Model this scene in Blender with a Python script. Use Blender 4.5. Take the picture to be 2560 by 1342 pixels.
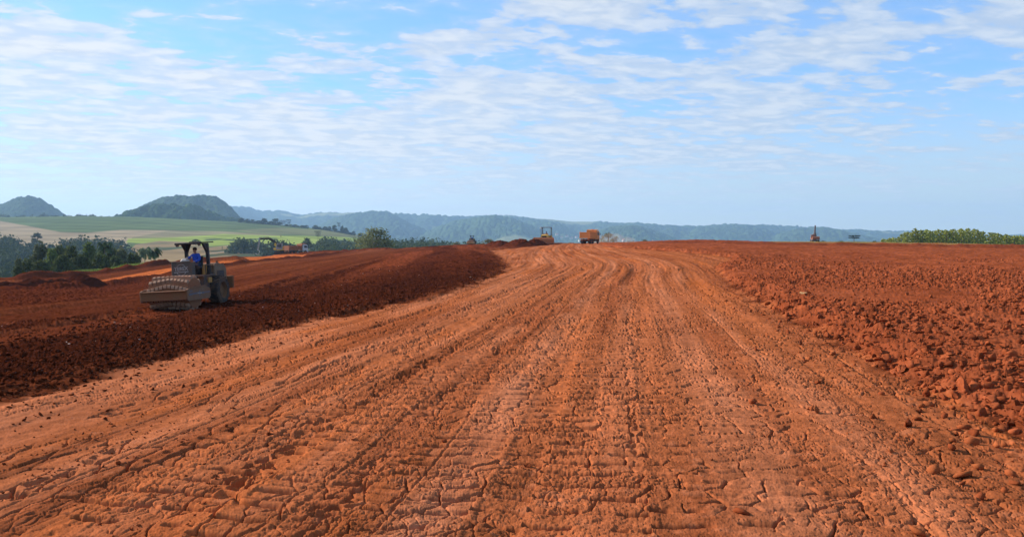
import bpy, bmesh, math, random
import numpy as np
from mathutils import Vector, Matrix

for _o in list(bpy.data.objects):
    bpy.data.objects.remove(_o)
SC = bpy.context.scene
COL = SC.collection
R = math.radians

# ------------------------------------------------------------------ camera
F, CX, HOR, EYE = 1952.0, 1280.0, 598.0, 2.5      # photograph pixels (2560 wide); eye height in metres
cam = bpy.data.cameras.new('camera')
cam.sensor_width = 36.0
cam.lens = 36.0 * F / 2560.0
cam.shift_y = -(671.0 - HOR) / 2560.0
cam.clip_start = 0.05
cam.clip_end = 40000.0
camo = bpy.data.objects.new('camera', cam)
COL.objects.link(camo)
camo.location = (0, 0, EYE)
camo.rotation_euler = (R(90), 0, 0)
SC.camera = camo

# ------------------------------------------------------------------ light
SUN_AZ, SUN_EL = -67.0, 26.0                       # degrees from straight ahead (negative: to the left), above the horizon
SUN_DIR = Vector((math.sin(R(SUN_AZ)) * math.cos(R(SUN_EL)), math.cos(R(SUN_AZ)) * math.cos(R(SUN_EL)), math.sin(R(SUN_EL))))
sl = bpy.data.lights.new('sun', 'SUN')
sl.energy = 4.9
sl.angle = R(0.53)
sl.color = (1.0, 0.91, 0.79)
so = bpy.data.objects.new('sun', sl)
COL.objects.link(so)
so.rotation_euler = (-SUN_DIR).to_track_quat('-Z', 'Y').to_euler()

SC.view_settings.view_transform = 'Standard'
SC.view_settings.look = 'None'
SC.view_settings.exposure = 0.74
SC.view_settings.gamma = 1.0
SC.view_settings.use_curve_mapping = False
SC.cycles.use_denoising = True
SC.cycles.max_bounces = 6
SC.cycles.diffuse_bounces = 3
SC.cycles.volume_bounces = 1
SC.cycles.transparent_max_bounces = 8
SC.cycles.sample_clamp_indirect = 6.0


class NT:
    """small helper to wire shader nodes"""
    def __init__(s, tree):
        s.t = tree
        s.n = tree.nodes
        s.l = tree.links
        s.n.clear()

    def new(s, kind, **kw):
        nd = s.n.new(kind)
        for k, v in kw.items():
            setattr(nd, k, v)
        return nd

    def put(s, sock, v):
        if v is None:
            return
        if isinstance(v, bpy.types.NodeSocket):
            s.l.new(v, sock)
        else:
            if isinstance(v, (tuple, list)) and len(v) == 3 and sock.type == 'RGBA':
                v = (*v, 1)
            sock.default_value = v

    def m(s, op, a, b=None, c=None, clamp=False):
        nd = s.new('ShaderNodeMath', operation=op)
        nd.use_clamp = clamp
        s.put(nd.inputs[0], a)
        s.put(nd.inputs[1], b)
        s.put(nd.inputs[2], c)
        return nd.outputs[0]

    def v(s, op, a, b=None):
        nd = s.new('ShaderNodeVectorMath', operation=op)
        s.put(nd.inputs[0], a)
        s.put(nd.inputs[1], b)
        return nd.outputs['Value'] if op in ('DOT_PRODUCT', 'LENGTH') else nd.outputs[0]

    def mix(s, f, a, b, blend='MIX'):
        nd = s.new('ShaderNodeMix', data_type='RGBA', blend_type=blend)
        s.put(nd.inputs[0], f)
        s.put(nd.inputs[6], a)
        s.put(nd.inputs[7], b)
        return nd.outputs[2]

    def noise(s, vec, scale, detail=4, rough=0.5, dist=0.0):
        nd = s.new('ShaderNodeTexNoise')
        s.put(nd.inputs['Vector'], vec)
        nd.inputs['Scale'].default_value = scale
        nd.inputs['Detail'].default_value = detail
        nd.inputs['Roughness'].default_value = rough
        nd.inputs['Distortion'].default_value = dist
        return nd.outputs[0]

    def rng(s, x, a, b, c=0.0, d=1.0, smooth=True):
        nd = s.new('ShaderNodeMapRange', interpolation_type='SMOOTHSTEP' if smooth else 'LINEAR')
        s.put(nd.inputs[0], x)
        for i, q in enumerate((a, b, c, d)):
            s.put(nd.inputs[1 + i], q)
        return nd.outputs[0]


# ------------------------------------------------------------------ sky
SKY_TINT = (0.93, 1.33, 1.80)
W = bpy.data.worlds.new('World')
SC.world = W
W.use_nodes = True
nt = NT(W.node_tree)
sky = nt.new('ShaderNodeTexSky', sky_type='NISHITA')
sky.sun_disc = False
sky.sun_elevation = R(SUN_EL)
sky.sun_rotation = R(SUN_AZ)
sky.altitude = 500
sky.air_density = 1.0
sky.dust_density = 0.3
sky.ozone_density = 4.0
tc = nt.new('ShaderNodeTexCoord').outputs['Generated']
sep = nt.new('ShaderNodeSeparateXYZ')
nt.l.new(tc, sep.inputs[0])
dx, dy, dz = sep.outputs
zz = nt.m('ADD', nt.m('MAXIMUM', dz, 0.0), 0.10)
comb = nt.new('ShaderNodeCombineXYZ')
nt.put(comb.inputs[0], nt.m('DIVIDE', dx, zz))
nt.put(comb.inputs[1], nt.m('DIVIDE', dy, zz))
plane = comb.outputs[0]                              # position on the cloud layer
rot = nt.new('ShaderNodeVectorRotate', rotation_type='Z_AXIS')
nt.put(rot.inputs['Vector'], plane)
rot.inputs['Angle'].default_value = R(-16)
str_ = nt.v('ADD', nt.v('MULTIPLY', rot.outputs[0], (0.85, 1.15, 1.0)), (3.7, 1.3, 0.0))
n_puff = nt.noise(str_, 2.6, 3, 0.5, 0.25)
n_fine = nt.noise(str_, 8.0, 5, 0.55, 0.25)
az = nt.m('ARCTAN2', dx, dy)
el = nt.m('ARCSINE', dz)
cq = nt.new('ShaderNodeCombineXYZ')
nt.put(cq.inputs[0], az)
nt.put(cq.inputs[1], el)
azel = cq.outputs[0]


def px_azel(px, py):
    x, z = (px - CX) / F, (HOR - py) / F
    return math.atan2(x, 1), math.asin(z / math.sqrt(1 + x * x + z * z))


# banks of cloud and clear gaps: photograph px, py, half-width, half-height, weight
BANKS = [(20, 45, 100, 26, .20), (110, 100, 260, 45, .28), (330, 155, 380, 60, .24), (350, 270, 560, 80, .30), (700, 330, 340, 50, .28),
         (845, 96, 75, 30, .34), (570, 96, 50, 16, .16), (1030, 110, 150, 45, .28), (1200, 220, 420, 85, .28),
         (1390, 82, 130, 30, .34), (1420, 12, 320, 30, .26), (1850, 20, 230, 36, .14), (1560, 180, 330, 44, .30), (1560, 290, 420, 60, .22),
         (2230, 55, 160, 55, .26), (2420, 60, 140, 30, .20), (2110, 160, 280, 70, .26), (2540, 160, 90, 60, .18), (1000, 420, 1400, 75, .30), (1900, 330, 500, 60, .14),
         (600, 55, 310, 60, -.40), (1080, 40, 170, 30, -.30), (750, 130, 110, 40, -.28), (770, 230, 90, 34, -.30),
         (1630, 105, 260, 26, -.42), (2430, 190, 120, 60, -.36), (1720, 240, 150, 20, -.20), (2480, 330, 240, 60, -.20)]
cov = None
for (px, py, hw, hh, w) in BANKS:
    a, e = px_azel(px, py)
    d = nt.v('MULTIPLY', nt.v('SUBTRACT', azel, (a, e, 0)), (F / hw * 0.92, F / hh * 0.95, 0))
    g = nt.m('MULTIPLY', nt.m('EXPONENT', nt.m('MULTIPLY', nt.v('DOT_PRODUCT', d, d), -0.7)), w)
    cov = g if cov is None else nt.m('ADD', cov, g)
dens = nt.m('ADD', nt.m('MULTIPLY', nt.m('SUBTRACT', n_puff, 0.5), 2.4), nt.m('MULTIPLY', nt.m('SUBTRACT', n_fine, 0.5), 2.0))
dens = nt.m('ADD', dens, nt.m('SUBTRACT', cov, -0.045))
alpha = nt.m('ADD', nt.rng(dens, 0.0, 0.36, 0.0, 0.78), nt.rng(dens, 0.25, 1.05, 0.0, 0.17))
alpha = nt.m('MULTIPLY', alpha, nt.rng(el, 0.01, 0.11, 0.45, 1.0))
veil = nt.m('MULTIPLY', nt.rng(dens, -0.35, 0.2, 0.0, 0.22), nt.rng(el, 0.0, 0.1, 0.4, 1.0))
alpha = nt.m('MAXIMUM', alpha, veil)
cshade = nt.mix(nt.rng(nt.m('ADD', nt.m('MULTIPLY', n_fine, 1.6), nt.m('MULTIPLY', dens, 0.35)), 0.75, 1.35), (2.95, 3.2, 3.55), (3.85, 3.9, 3.95))
cshade = nt.mix(nt.rng(az, -0.6, 0.55), cshade, nt.mix(1.0, cshade, (0.80, 0.87, 0.96), 'MULTIPLY'))
skyg = nt.new('ShaderNodeGamma')
nt.l.new(sky.outputs[0], skyg.inputs[0])
skyg.inputs[1].default_value = 0.62
skyc = nt.mix(1.0, skyg.outputs[0], SKY_TINT, 'MULTIPLY')
low = nt.rng(el, 0.0, 0.20, 0.85, 0.0)
lowc = nt.mix(nt.rng(az, -0.6, 0.5), (3.75, 3.80, 3.45), (2.85, 3.12, 2.85))
skyc = nt.mix(low, skyc, lowc)
final = nt.mix(alpha, skyc, cshade)
bg = nt.new('ShaderNodeBackground')
nt.put(bg.inputs[0], final)
bg.inputs[1].default_value = 0.139
out = nt.new('ShaderNodeOutputWorld')
nt.l.new(bg.outputs[0], out.inputs[0])


# ------------------------------------------------------------------ numpy noise
def _h(ix, iy, seed):
    with np.errstate(over='ignore'):
        n = ix.astype(np.int64).astype(np.uint32) * np.uint32(374761393) + iy.astype(np.int64).astype(np.uint32) * np.uint32(668265263)
        n = n + np.uint32((seed * 2246822519) & 0xffffffff)
        n = (n ^ (n >> np.uint32(13))) * np.uint32(1274126177)
        n = (n ^ (n >> np.uint32(16))) * np.uint32(2654435769)
        n = n ^ (n >> np.uint32(15))
    return n.astype(np.float32) * np.float32(1 / 4294967296.0)


def vnoise(x, y, seed=0):
    ix, iy = np.floor(x), np.floor(y)
    fx, fy = (x - ix).astype(np.float32), (y - iy).astype(np.float32)
    fx = fx * fx * (3 - 2 * fx)
    fy = fy * fy * (3 - 2 * fy)
    a, b = _h(ix, iy, seed), _h(ix + 1, iy, seed)
    c, d = _h(ix, iy + 1, seed), _h(ix + 1, iy + 1, seed)
    return (a + (b - a) * fx + (c - a + (a - b - c + d) * fx) * fy) * 2 - 1


def fbm(x, y, octv=4, seed=0, gain=0.5):
    s = 0
    amp = 1.0
    tot = 0
    cs, sn = math.cos(0.6), math.sin(0.6)
    for i in range(octv):
        s = s + amp * vnoise(x, y, seed + i * 17)
        tot += amp
        amp *= gain
        x, y = (x * cs - y * sn) * 2.03 + 13.7, (x * sn + y * cs) * 2.03 - 7.1
    return s / tot


def voronoi(x, y, seed=0, jit=0.9):
    """distance to nearest and second nearest seed, two random numbers of the nearest cell, offset from its seed"""
    ix, iy = np.floor(x), np.floor(y)
    f1 = np.full(x.shape, 9.0, np.float32)
    f2 = np.full(x.shape, 9.0, np.float32)
    ca = np.zeros(x.shape, np.float32)
    cb = np.zeros(x.shape, np.float32)
    ox = np.zeros(x.shape, np.float32)
    oy = np.zeros(x.shape, np.float32)
    for i in (-1, 0, 1):
        for j in (-1, 0, 1):
            gx, gy = ix + i, iy + j
            a, b = _h(gx, gy, seed), _h(gx, gy, seed + 91)
            ddx = (x - (gx + 0.5 + (a - 0.5) * jit)).astype(np.float32)
            ddy = (y - (gy + 0.5 + (b - 0.5) * jit)).astype(np.float32)
            d = np.sqrt(ddx * ddx + ddy * ddy)
            nearer = d < f1
            f2 = np.where(nearer, f1, np.minimum(f2, d))
            f1 = np.where(nearer, d, f1)
            ca = np.where(nearer, a, ca)
            cb = np.where(nearer, _h(gx, gy, seed + 53), cb)
            ox = np.where(nearer, ddx, ox)
            oy = np.where(nearer, ddy, oy)
    return f1, f2, ca, cb, ox, oy


def sst(a, b, x):
    t = np.clip((x - a) / (b - a), 0, 1)
    return t * t * (3 - 2 * t)


def lerp(a, b, t):
    return a + (b - a) * t


# ------------------------------------------------------------------ relief of the site
def P(px, py, d):
    return ((px - CX) / F * d, d, EYE - (py - HOR) / F * d)


CTRL = []                                            # px, distance along the view, height
for px in (-1400, -400, 0, 640, 1280, 1920, 2560, 3000, 4000):
    for d in (0.8, 3.0, 6.6, 12.0):
        CTRL.append((px, d, 0.0 if px < 1900 else 0.04))
for (px, py, d) in [
    (0, 870, 20), (0, 770, 36), (0, 720, 62), (0, 692, 100), (-500, 880, 20), (-500, 740, 62), (-500, 705, 100),
    (240, 716, 78), (200, 676, 122), (400, 657, 148), (460, 775, 34), (300, 840, 23), (560, 642, 172),
    (560, 662, 112), (700, 760, 34.3), (700, 700, 59), (700, 665, 99), (700, 646, 162), (700, 634.5, 232),
    (700, 638.5, 212), (700, 642, 190), (850, 627, 236), (850, 630.5, 205), (850, 636, 175), (1000, 620.5, 225), (1000, 624, 190), (1000, 700, 48.8), (1000, 650, 90), (1000, 630, 146), (1000, 800, 24.5), (720, 850, 19.5),
    (1200, 640, 93), (1200, 617, 159), (1180, 611.5, 226), (1340, 611.0, 186), (1280, 612.5, 165),
    (1500, 900, 16.1), (1500, 800, 24.1), (1500, 700, 46.9), (1500, 650, 71), (1500, 625, 101), (1500, 612.5, 139), (1500, 609.3, 168), (1500, 609.0, 200),
    (1650, 609.0, 205), (1800, 606.5, 255), (2030, 605.5, 290), (2300, 609, 215), (2560, 615, 190), (3100, 620, 190),
    (1800, 640, 76), (1800, 620, 110), (1820, 700, 44), (2000, 700, 43), (2560, 800, 21.3), (2560, 700, 40), (2560, 650, 71), (2560, 627, 122),
    (2000, 650, 74), (2000, 621, 130), (2300, 628, 112), (3100, 700, 40), (3100, 640, 80),
    (0, 700, 320), (600, 700, 320), (1000, 650, 320), (1500, 612, 320), (2000, 606, 330), (2560, 616, 320), (3100, 618, 320), (-500, 720, 320)]:
    CTRL.append((px, d, P(px, py, d)[2]))
for a in (-170, -130, -95, 95, 130, 170):            # the same ground carried on behind the viewer
    for d in (3.0, 15.0, 80.0, 320.0):
        CTRL.append(('az', R(a), d))


def _warp(a, r):
    return np.stack([np.asarray(a, np.float64) * 2.6, np.log(np.maximum(np.asarray(r, np.float64), 0.5))], -1)


_pts, _val = [], []
for c in CTRL:
    if c[0] == 'az':
        _pts.append((c[1], c[2]))
        _val.append(-0.2 if c[2] > 50 else 0.0)
    else:
        x, y = (c[0] - CX) / F * c[1], c[1]
        _pts.append((math.atan2(x, y), math.hypot(x, y)))
        _val.append(c[2])
_pts = np.array(_pts)
CP = _warp(_pts[:, 0], _pts[:, 1])
CV = np.array(_val)


def _tps(d2):
    return 0.5 * d2 * np.log(d2 + 1e-9)


_n = len(CP)
_K = _tps(((CP[:, None] - CP[None]) ** 2).sum(-1)) + np.eye(_n) * 2e-3
_A = np.zeros((_n + 3, _n + 3))
_A[:_n, :_n] = _K
_A[:_n, _n:] = np.concatenate([np.ones((_n, 1)), CP], 1)
_A[_n:, :_n] = _A[:_n, _n:].T
_W = np.linalg.solve(_A, np.concatenate([CV, np.zeros(3)]))

EDGE_PX = np.array([-700, -300, 0, 200, 400, 560, 700, 850, 1000, 1180, 1340, 1500, 1650, 1800, 2030, 2300, 2560, 3200], float)
EDGE_R = np.array([118, 118, 118, 132, 158, 186, 240, 240, 232, 232, 195, 210, 220, 262, 312, 245, 232, 232], float)
EDGE_S = np.array([.34, .34, .34, .32, .30, .26, .22, .2, .16, .14, .12, .08, .06, .04, .03, .03, .03, .03], float)
EDGE_A = np.arctan2(EDGE_PX - CX, F)


def base_z(X, Y):
    X = np.asarray(X, np.float64)
    Y = np.asarray(Y, np.float64)
    a, r = np.arctan2(X, Y), np.hypot(X, Y)
    q = _warp(a, r)
    z = _W[_n] + q[..., 0] * _W[_n + 1] + q[..., 1] * _W[_n + 2]
    for i in range(_n):
        z = z + _W[i] * _tps((q[..., 0] - CP[i, 0]) ** 2 + (q[..., 1] - CP[i, 1]) ** 2)
    over = np.maximum(0, r - np.interp(a, EDGE_A, EDGE_R))
    z = np.minimum(z, z * 0 + 2.0)
    return z - np.interp(a, EDGE_A, EDGE_S) * over * np.minimum(1, over / 12.0)


_dd = np.exp(np.linspace(math.log(1.2), math.log(330), 900))


def hit(px, py):
    """where the sight line through a photograph point meets the smooth ground"""
    X = (px - CX) / F * _dd
    zr = EYE - (py - HOR) / F * _dd
    below = np.nonzero(zr <= base_z(X, _dd))[0]
    i = below[0] if len(below) else len(_dd) - 1
    return (X[i], _dd[i])


def line(pts):
    o = []
    for p in pts:
        if p[0] == 'w':
            o.append((p[1], p[2]))
        elif p[0] == 'd':
            o.append(((p[1] - CX) / F * p[2], p[2]))
        else:
            o.append(hit(*p))
    return np.array(o)


def seg_dist(X, Y, poly, closed=False):
    """distance to a polyline, signed side of nearest segment, running length"""
    best = np.full(X.shape, 1e9, np.float32)
    side = np.zeros(X.shape, np.float32)
    run = np.zeros(X.shape, np.float32)
    acc = 0.0
    n = len(poly)
    for i in range(n if closed else n - 1):
        ax, ay = poly[i]
        bx, by = poly[(i + 1) % n]
        L = math.hypot(bx - ax, by - ay)
        if L < 1e-6:
            continue
        ux, uy = (bx - ax) / L, (by - ay) / L
        px_, py_ = X - ax, Y - ay
        t = np.clip(px_ * ux + py_ * uy, 0, L)
        ex, ey = px_ - ux * t, py_ - uy * t
        d = np.sqrt(ex * ex + ey * ey).astype(np.float32)
        m_ = d < best
        best = np.where(m_, d, best)
        side = np.where(m_, (px_ * uy - py_ * ux).astype(np.float32), side)
        run = np.where(m_, (acc + t).astype(np.float32), run)
        acc += L
    return best, side, run


def inside(X, Y, poly):
    c = np.zeros(X.shape, bool)
    n = len(poly)
    j = n - 1
    for i in range(n):
        xi, yi = poly[i]
        xj, yj = poly[j]
        if yi != yj:
            c ^= ((yi > Y) != (yj > Y)) & (X < (xj - xi) * (Y - yi) / (yj - yi) + xi)
        j = i
    return c


def sdf(X, Y, poly):
    d, _, _ = seg_dist(X, Y, poly, True)
    return np.where(inside(X, Y, poly), d, -d)


def smooth_line(p, n=6):
    """Catmull-Rom through the points"""
    o = []
    for i in range(len(p) - 1):
        p0, p1, p2, p3 = p[max(i - 1, 0)], p[i], p[i + 1], p[min(i + 2, len(p) - 1)]
        for k in range(n):
            t = k / n
            o.append(0.5 * (2 * p1 + (p2 - p0) * t + (2 * p0 - 5 * p1 + 4 * p2 - p3) * t * t + (3 * p1 - p0 - 3 * p2 + p3) * t ** 3))
    o.append(p[-1])
    return np.array(o)


ROAD_L = [('w', -18, 1.0), (-400, 1135), (0, 1003), (350, 915), (720, 816), (1050, 748), (1200, 708), (1258, 682), (1266, 662), (1250, 641), (1228, 627)]
ROAD_R = [(1512, 616.5), (1560, 620), (1700, 631), (1795, 640), (1828, 646.5), (1820, 656), (1786, 668), (1800, 690), (1850, 726), (1950, 784),
          (2060, 836), (2200, 920), (2330, 990), (2560, 1085), (3000, 1270), ('w', 16, 2.0)]
ROAD = line([('w', -14, -14)] + ROAD_L + [(1330, 617), ('d', 1395, 158), ('d', 1420, 240), ('d', 1495, 240), ('d', 1495, 160)] + ROAD_R + [('w', 14, -14)])
DARK = line(ROAD_L + [(1232, 619), ('d', 1215, 180), ('d', 1225, 260), ('d', 1020, 260), (1060, 622), (960, 645), (850, 668), (700, 706), (560, 734),
                      (400, 768), (0, 812), (-500, 870), ('w', -60, 10), ('w', -60, 1)])
CLOD = line([('d', 1495, 245), ('d', 1495, 160)] + ROAD_R + [('w', 70, 2), ('w', 140, 120), ('d', 3300, 140), (2560, 624), (2250, 619), (1960, 614.5), (1800, 611.5), ('d', 1700, 245)])
LIGHT = line([(225, 706), (345, 692), (430, 681), (560, 660), (690, 646), (790, 640.5), (770, 635.5), (680, 638), (560, 651), (430, 670), (300, 691)])
BANK_SHADE = line([(-400, 762), (0, 729), (240, 717), (345, 704), (440, 690), (520, 676), (520, 686), (430, 708), (345, 724), (240, 744), (0, 772), (-400, 815)])  # outline of the shaded bank face, darkened by colour in left_part
AXIS = smooth_line(line([('w', -3.6, -10), ('w', -2.1, 0), ('w', 0.15, 15), ('w', 2.4, 30), ('w', 4.7, 45), (1520, 660), (1465, 635), (1440, 622), ('d', 1440, 140), ('d', 1450, 240)]))
ROLLED = np.array([(-13.6, 5.0), (-14.3, 34.0), (-16.5, 75.0), (-19.0, 140.0), (-22, 240.0)])

# banks: ridge line, height, half-width, roughness
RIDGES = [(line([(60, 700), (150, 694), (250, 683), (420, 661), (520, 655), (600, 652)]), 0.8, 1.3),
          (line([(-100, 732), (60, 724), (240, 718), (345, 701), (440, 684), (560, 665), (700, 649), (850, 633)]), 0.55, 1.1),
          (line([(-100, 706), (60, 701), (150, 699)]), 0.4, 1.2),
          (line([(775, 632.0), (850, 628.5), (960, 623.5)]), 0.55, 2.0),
          (line([('d', 1380, 196), ('d', 1500, 205)]), 0.35, 1.6),
          (line([('d', 1700, 232), ('d', 1745, 236), ('d', 1790, 240)]), 0.55, 2.5)]
BANK = line([(1750, 611.0), (1960, 614.5), (2250, 619), (2560, 624)])

# ------------------------------------------------------------------ the site sheet: fine polar grid
rs = [0.4, 1.2, 2.0, 2.8, 3.5, 4.1, 4.6]
r = 5.0
while r < 330:
    rs.append(r)
    r += min(r * r / 1952 * 0.55, 0.006 * r + 0.05)
RS = np.array(rs)
dense = np.concatenate([np.arange(-0.95, -0.70, 0.0018), np.arange(-0.70, 0.70, 0.00082), np.arange(0.70, 0.95, 0.0018)])
co = np.arange(0.97, 2 * math.pi - 0.95, 0.03)
AS = np.concatenate([dense, co])                     # closes on itself
NA, NR = len(AS), len(RS)
AA, RR = np.meshgrid(AS, RS)
GX, GY = RR * np.sin(AA), RR * np.cos(AA)
# smooth base height on a coarse grid, then spread
ca = np.concatenate([np.linspace(-0.95, 0.95, 210), np.linspace(1.0, 2 * math.pi - 0.95, 60)])
cr = np.exp(np.linspace(math.log(0.4), math.log(332), 150))
CA, CR = np.meshgrid(ca, cr)
CZ = base_z(CR * np.sin(CA), CR * np.cos(CA))


def bil(table, ax, ay, x, y):
    fx = np.interp(x, ax, np.arange(len(ax)))
    fy = np.interp(y, ay, np.arange(len(ay)))
    i = np.clip(fx.astype(int), 0, len(ax) - 2)
    j = np.clip(fy.astype(int), 0, len(ay) - 2)
    u, v = fx - i, fy - j
    return (table[j, i] * (1 - u) + table[j, i + 1] * u) * (1 - v) + (table[j + 1, i] * (1 - u) + table[j + 1, i + 1] * u) * v


GZ = bil(CZ, ca, np.log(cr), AA.ravel(), np.log(RR).ravel()).reshape(AA.shape)

X, Y = GX.ravel().astype(np.float64), GY.ravel().astype(np.float64)
Z = GZ.ravel().copy()
rad = RR.ravel()
foot = rad / 781.0                                   # metres covered by one picture element
wob = fbm(X * 0.9, Y * 0.9, 3, 5) * 0.5 + fbm(X * 4, Y * 4, 2, 6) * 0.14
wobs = np.clip(rad / 14, 0.5, 2.0)
s_road = sdf(X, Y, ROAD) + wob * wobs * 0.8
s_dark = sdf(X, Y, DARK) + wob * wobs * 1.0
s_dark += np.where(s_road < -1.5, 1, 0) * sst(30, 60, rad) * 6.5 * fbm(X * 0.22 + Y * 0.02, Y * 0.012, 3, 15)
s_clod = sdf(X, Y, CLOD) + wob * wobs * 1.1
s_light = sdf(X, Y, LIGHT) + wob * 1.5
_, side, run = seg_dist(X, Y, AXIS)
U, V = side.astype(np.float64), run.astype(np.float64)   # across the road (right positive), along it
w_road = sst(-0.25, 0.35, s_road)
w_dark = sst(-0.5, 0.5, s_dark) * (1 - w_road)
w_clod = sst(-0.35, 0.35, s_clod) * (1 - w_road) * (1 - w_dark)
w_left = np.clip(1 - w_road - w_dark - w_clod, 0, 1)
dZ = np.zeros_like(Z)
colr = np.zeros((len(X), 3))


def fine(size):
    return sst(0.6, 1.6, size / foot)


def put(mask, fn):
    i = np.nonzero(mask)[0]
    if len(i):
        fn(i)


C_DRY = np.array((0.303, 0.086, 0.0305))
C_PALE = np.array((0.415, 0.144, 0.066))
C_ORANGE = np.array((0.352, 0.090, 0.0245))
C_BROWN = np.array((0.182, 0.047, 0.0175))
C_MOIST = np.array((0.040, 0.0100, 0.0046))
C_MOIST_AND_SHADE = np.array((0.084, 0.0190, 0.0072))  # moist soil; also the painted shade on the banks
C_CLOD = np.array((0.195, 0.045, 0.0165))
C_CLOD2 = np.array((0.295, 0.074, 0.0275))
C_ROLL = np.array((0.110, 0.0260, 0.0098))
C_GRASS = np.array((0.20, 0.16, 0.05))

BANDS = [(-6.3, .5, .8), (-4.2, .45, .5), (-2.9, .6, .6), (-1.2, .35, .5), (0.25, .42, 1.0), (1.9, .4, .45), (3.4, .5, .7), (4.9, .4, .5)]   # pale polished wheel lines: offset, half width, strength


def road_part(i):
    u, v, fo = U[i], V[i], foot[i]
    u = u + 0.25 * fbm(u * 0.3, v * 0.07, 2, 11)
    z = np.zeros(len(i))
    # ruts and streaks drawn out along the way
    z += 0.022 * fbm(u * 1.1, v * 0.030, 3, 21)
    z += 0.011 * fbm(u * 5.0, v * 0.07, 3, 22)
    z += 0.014 * fbm(u * 0.35, v * 0.25, 3, 23)
    st = 1 - np.abs(vnoise(u * 2.3, v * 0.035, 26))
    z -= 0.020 * sst(0.84, 0.98, st) * sst(-0.3, 0.3, fbm(u * 0.5, v * 0.12, 2, 27) + 0.05)
    far = sst(30, 70, v)
    z += far * (0.08 * fbm(u * 1.4, v * 0.05, 3, 24) + 0.04 * fbm(u * 4, v * 0.12, 2, 25))
    # grouser bars pressed across by tracked machines, lane beside lane
    k = np.floor(u / 0.56 + 0.12 * vnoise(u * 0.2, v * 0.05, 31))
    ul = u / 0.56 - np.floor(u / 0.56)
    rnd = _h(k, k * 0, 33)
    ph = v / 0.40 + rnd + 0.30 * fbm(u * 1.5, v * 0.55, 2, 34)
    fr = ph - np.floor(ph)
    groove = np.exp(-((fr - 0.5) / 0.085) ** 2)
    ph2 = v / 0.20 + rnd * 3 + 0.25 * fbm(u * 2.5, v * 0.9, 2, 38)
    fr2 = ph2 - np.floor(ph2)
    groove2 = np.exp(-((fr2 - 0.5) / 0.10) ** 2)
    brk = sst(-0.10, 0.14, fbm(u * 3.4, v * 1.6, 3, 35) + 0.10)
    brk2 = sst(-0.05, 0.25, fbm(u * 2.2, v * 1.6, 3, 37))
    lane = sst(-0.40, 0.15, vnoise(k * 0.83, v * 0.040, 36) + 0.15 + 0.28 * np.clip(u / 5, -1, 0.5))
    amp = lane * sst(-7, -2.0, u)
    z += (-0.075 * groove * brk - 0.026 * groove2 * brk2 + 0.010 * (fr - 0.5) * brk) * amp * fine(0.2)[i]
    z -= 0.018 * lane * np.exp(-((ul - 0.5) / 0.45) ** 8) * 0.5
    # a line of pits on the left where track plates tore soil out
    for (uu, wd, dep, frq, sd) in ((PIT_U, 0.26, 0.085, 0.62, 42), (PIT_U - 1.9, 0.22, 0.06, 0.72, 45), (2.2, 0.14, 0.045, 0.8, 46), (PIT_U + 1.2, .18, .05, 0.75, 47), (PIT_U - 3.3, .24, .055, 0.7, 48)):
        nu = u - uu - 0.10 * vnoise(v * 0.8, v * 0, 41) + 0.05 * fbm(u * 6, v * 6, 2, 44)
        p1, p2, pa, pb, _, _ = voronoi(nu / 0.17 + 40, v / 0.24 + 0.25 * fbm(u * 5, v * 5, 2, sd + 9), sd)
        z -= dep * (np.abs(nu) < wd * (0.35 + 0.65 * pb)) * sst(0.03, 0.32, p2 - p1) * (pa > 0.40) * sst(-0.25, 0.1, fbm(v * frq, u * 0.3, 2, sd + 3))
    # shrinkage plates: blocky on the right, smeared along the way on the left
    smear = sst(0.2, -2.6, u + 0.6 * vnoise(u * 0.5, v * 0.2, 50))
    wu = u + 0.07 * fbm(u * 3.0, v * 3.0, 3, 51)
    wv = v + 0.07 * fbm(u * 3.0 + 9, v * 3.0, 3, 52)
    fd = fine(0.10)[i]
    fd2 = fine(0.06)[i]
    cm = sst(-0.30, 0.10, fbm(u * 0.7, v * 0.7, 3, 54))
    cm2 = sst(-0.05, 0.35, fbm(u * 1.3 + 4, v * 1.3, 3, 59))
    c2 = np.zeros(len(i))
    e1 = np.zeros(len(i))
    for (wt, su, sv, fu, fv, sd) in ((1 - smear, 2.4, 2.5, 7.5, 8.5, 53), (smear, 3.4, 1.05, 10.5, 2.6, 67)):
        f1, f2, c1, cc2, ox, oy = voronoi(wu * su, wv * sv, sd)
        crk = np.exp(-((f2 - f1) / 0.042) ** 2)
        z -= wt * 0.070 * crk * cm * sst(0.10, 0.35, c1 + 0.45 * fbm(wu * 5, wv * 5, 2, 57)) * fd
        z += wt * (np.round(c1 * 3) / 3 * 0.015 + ((cc2 - 0.5) * ox + (c1 - 0.5) * oy) * 0.016) * fd * cm
        g1, g2, ee1, e2, px_, py_ = voronoi(wu * fu, wv * fv, sd + 5)
        z -= wt * 0.022 * np.exp(-((g2 - g1) / 0.085) ** 2) * cm2 * fd2
        z += wt * (np.round(ee1 * 2) / 2 * 0.009) * fd2 * cm2 * (0.4 + 0.6 * smear)
        c2 += wt * cc2
        e1 += wt * ee1
    z += 0.0055 * (_h(np.floor(u * 90), np.floor(v * 45), 69) - 0.5) * sst(40, 8, rad[i])
    # crumbled patches
    cr_ = sst(0.05, 0.45, fbm(u * 0.9 + 3, v * 0.16 + 8, 4, 61) + 0.10 * (np.abs(u + 1.9) < 1.0))
    cr_ = cr_ * (1 - 0.75 * sst(-2.4, -3.6, u) * sst(-11, -4, -np.abs(u)))
    h1, _, q1, _, _, _ = voronoi(u * 20, v * 20, 62)
    z += cr_ * (0.013 * np.sqrt(np.clip(1 - (h1 / 0.62) ** 2, 0, 1)) * q1 * fine(0.05)[i])
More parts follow.
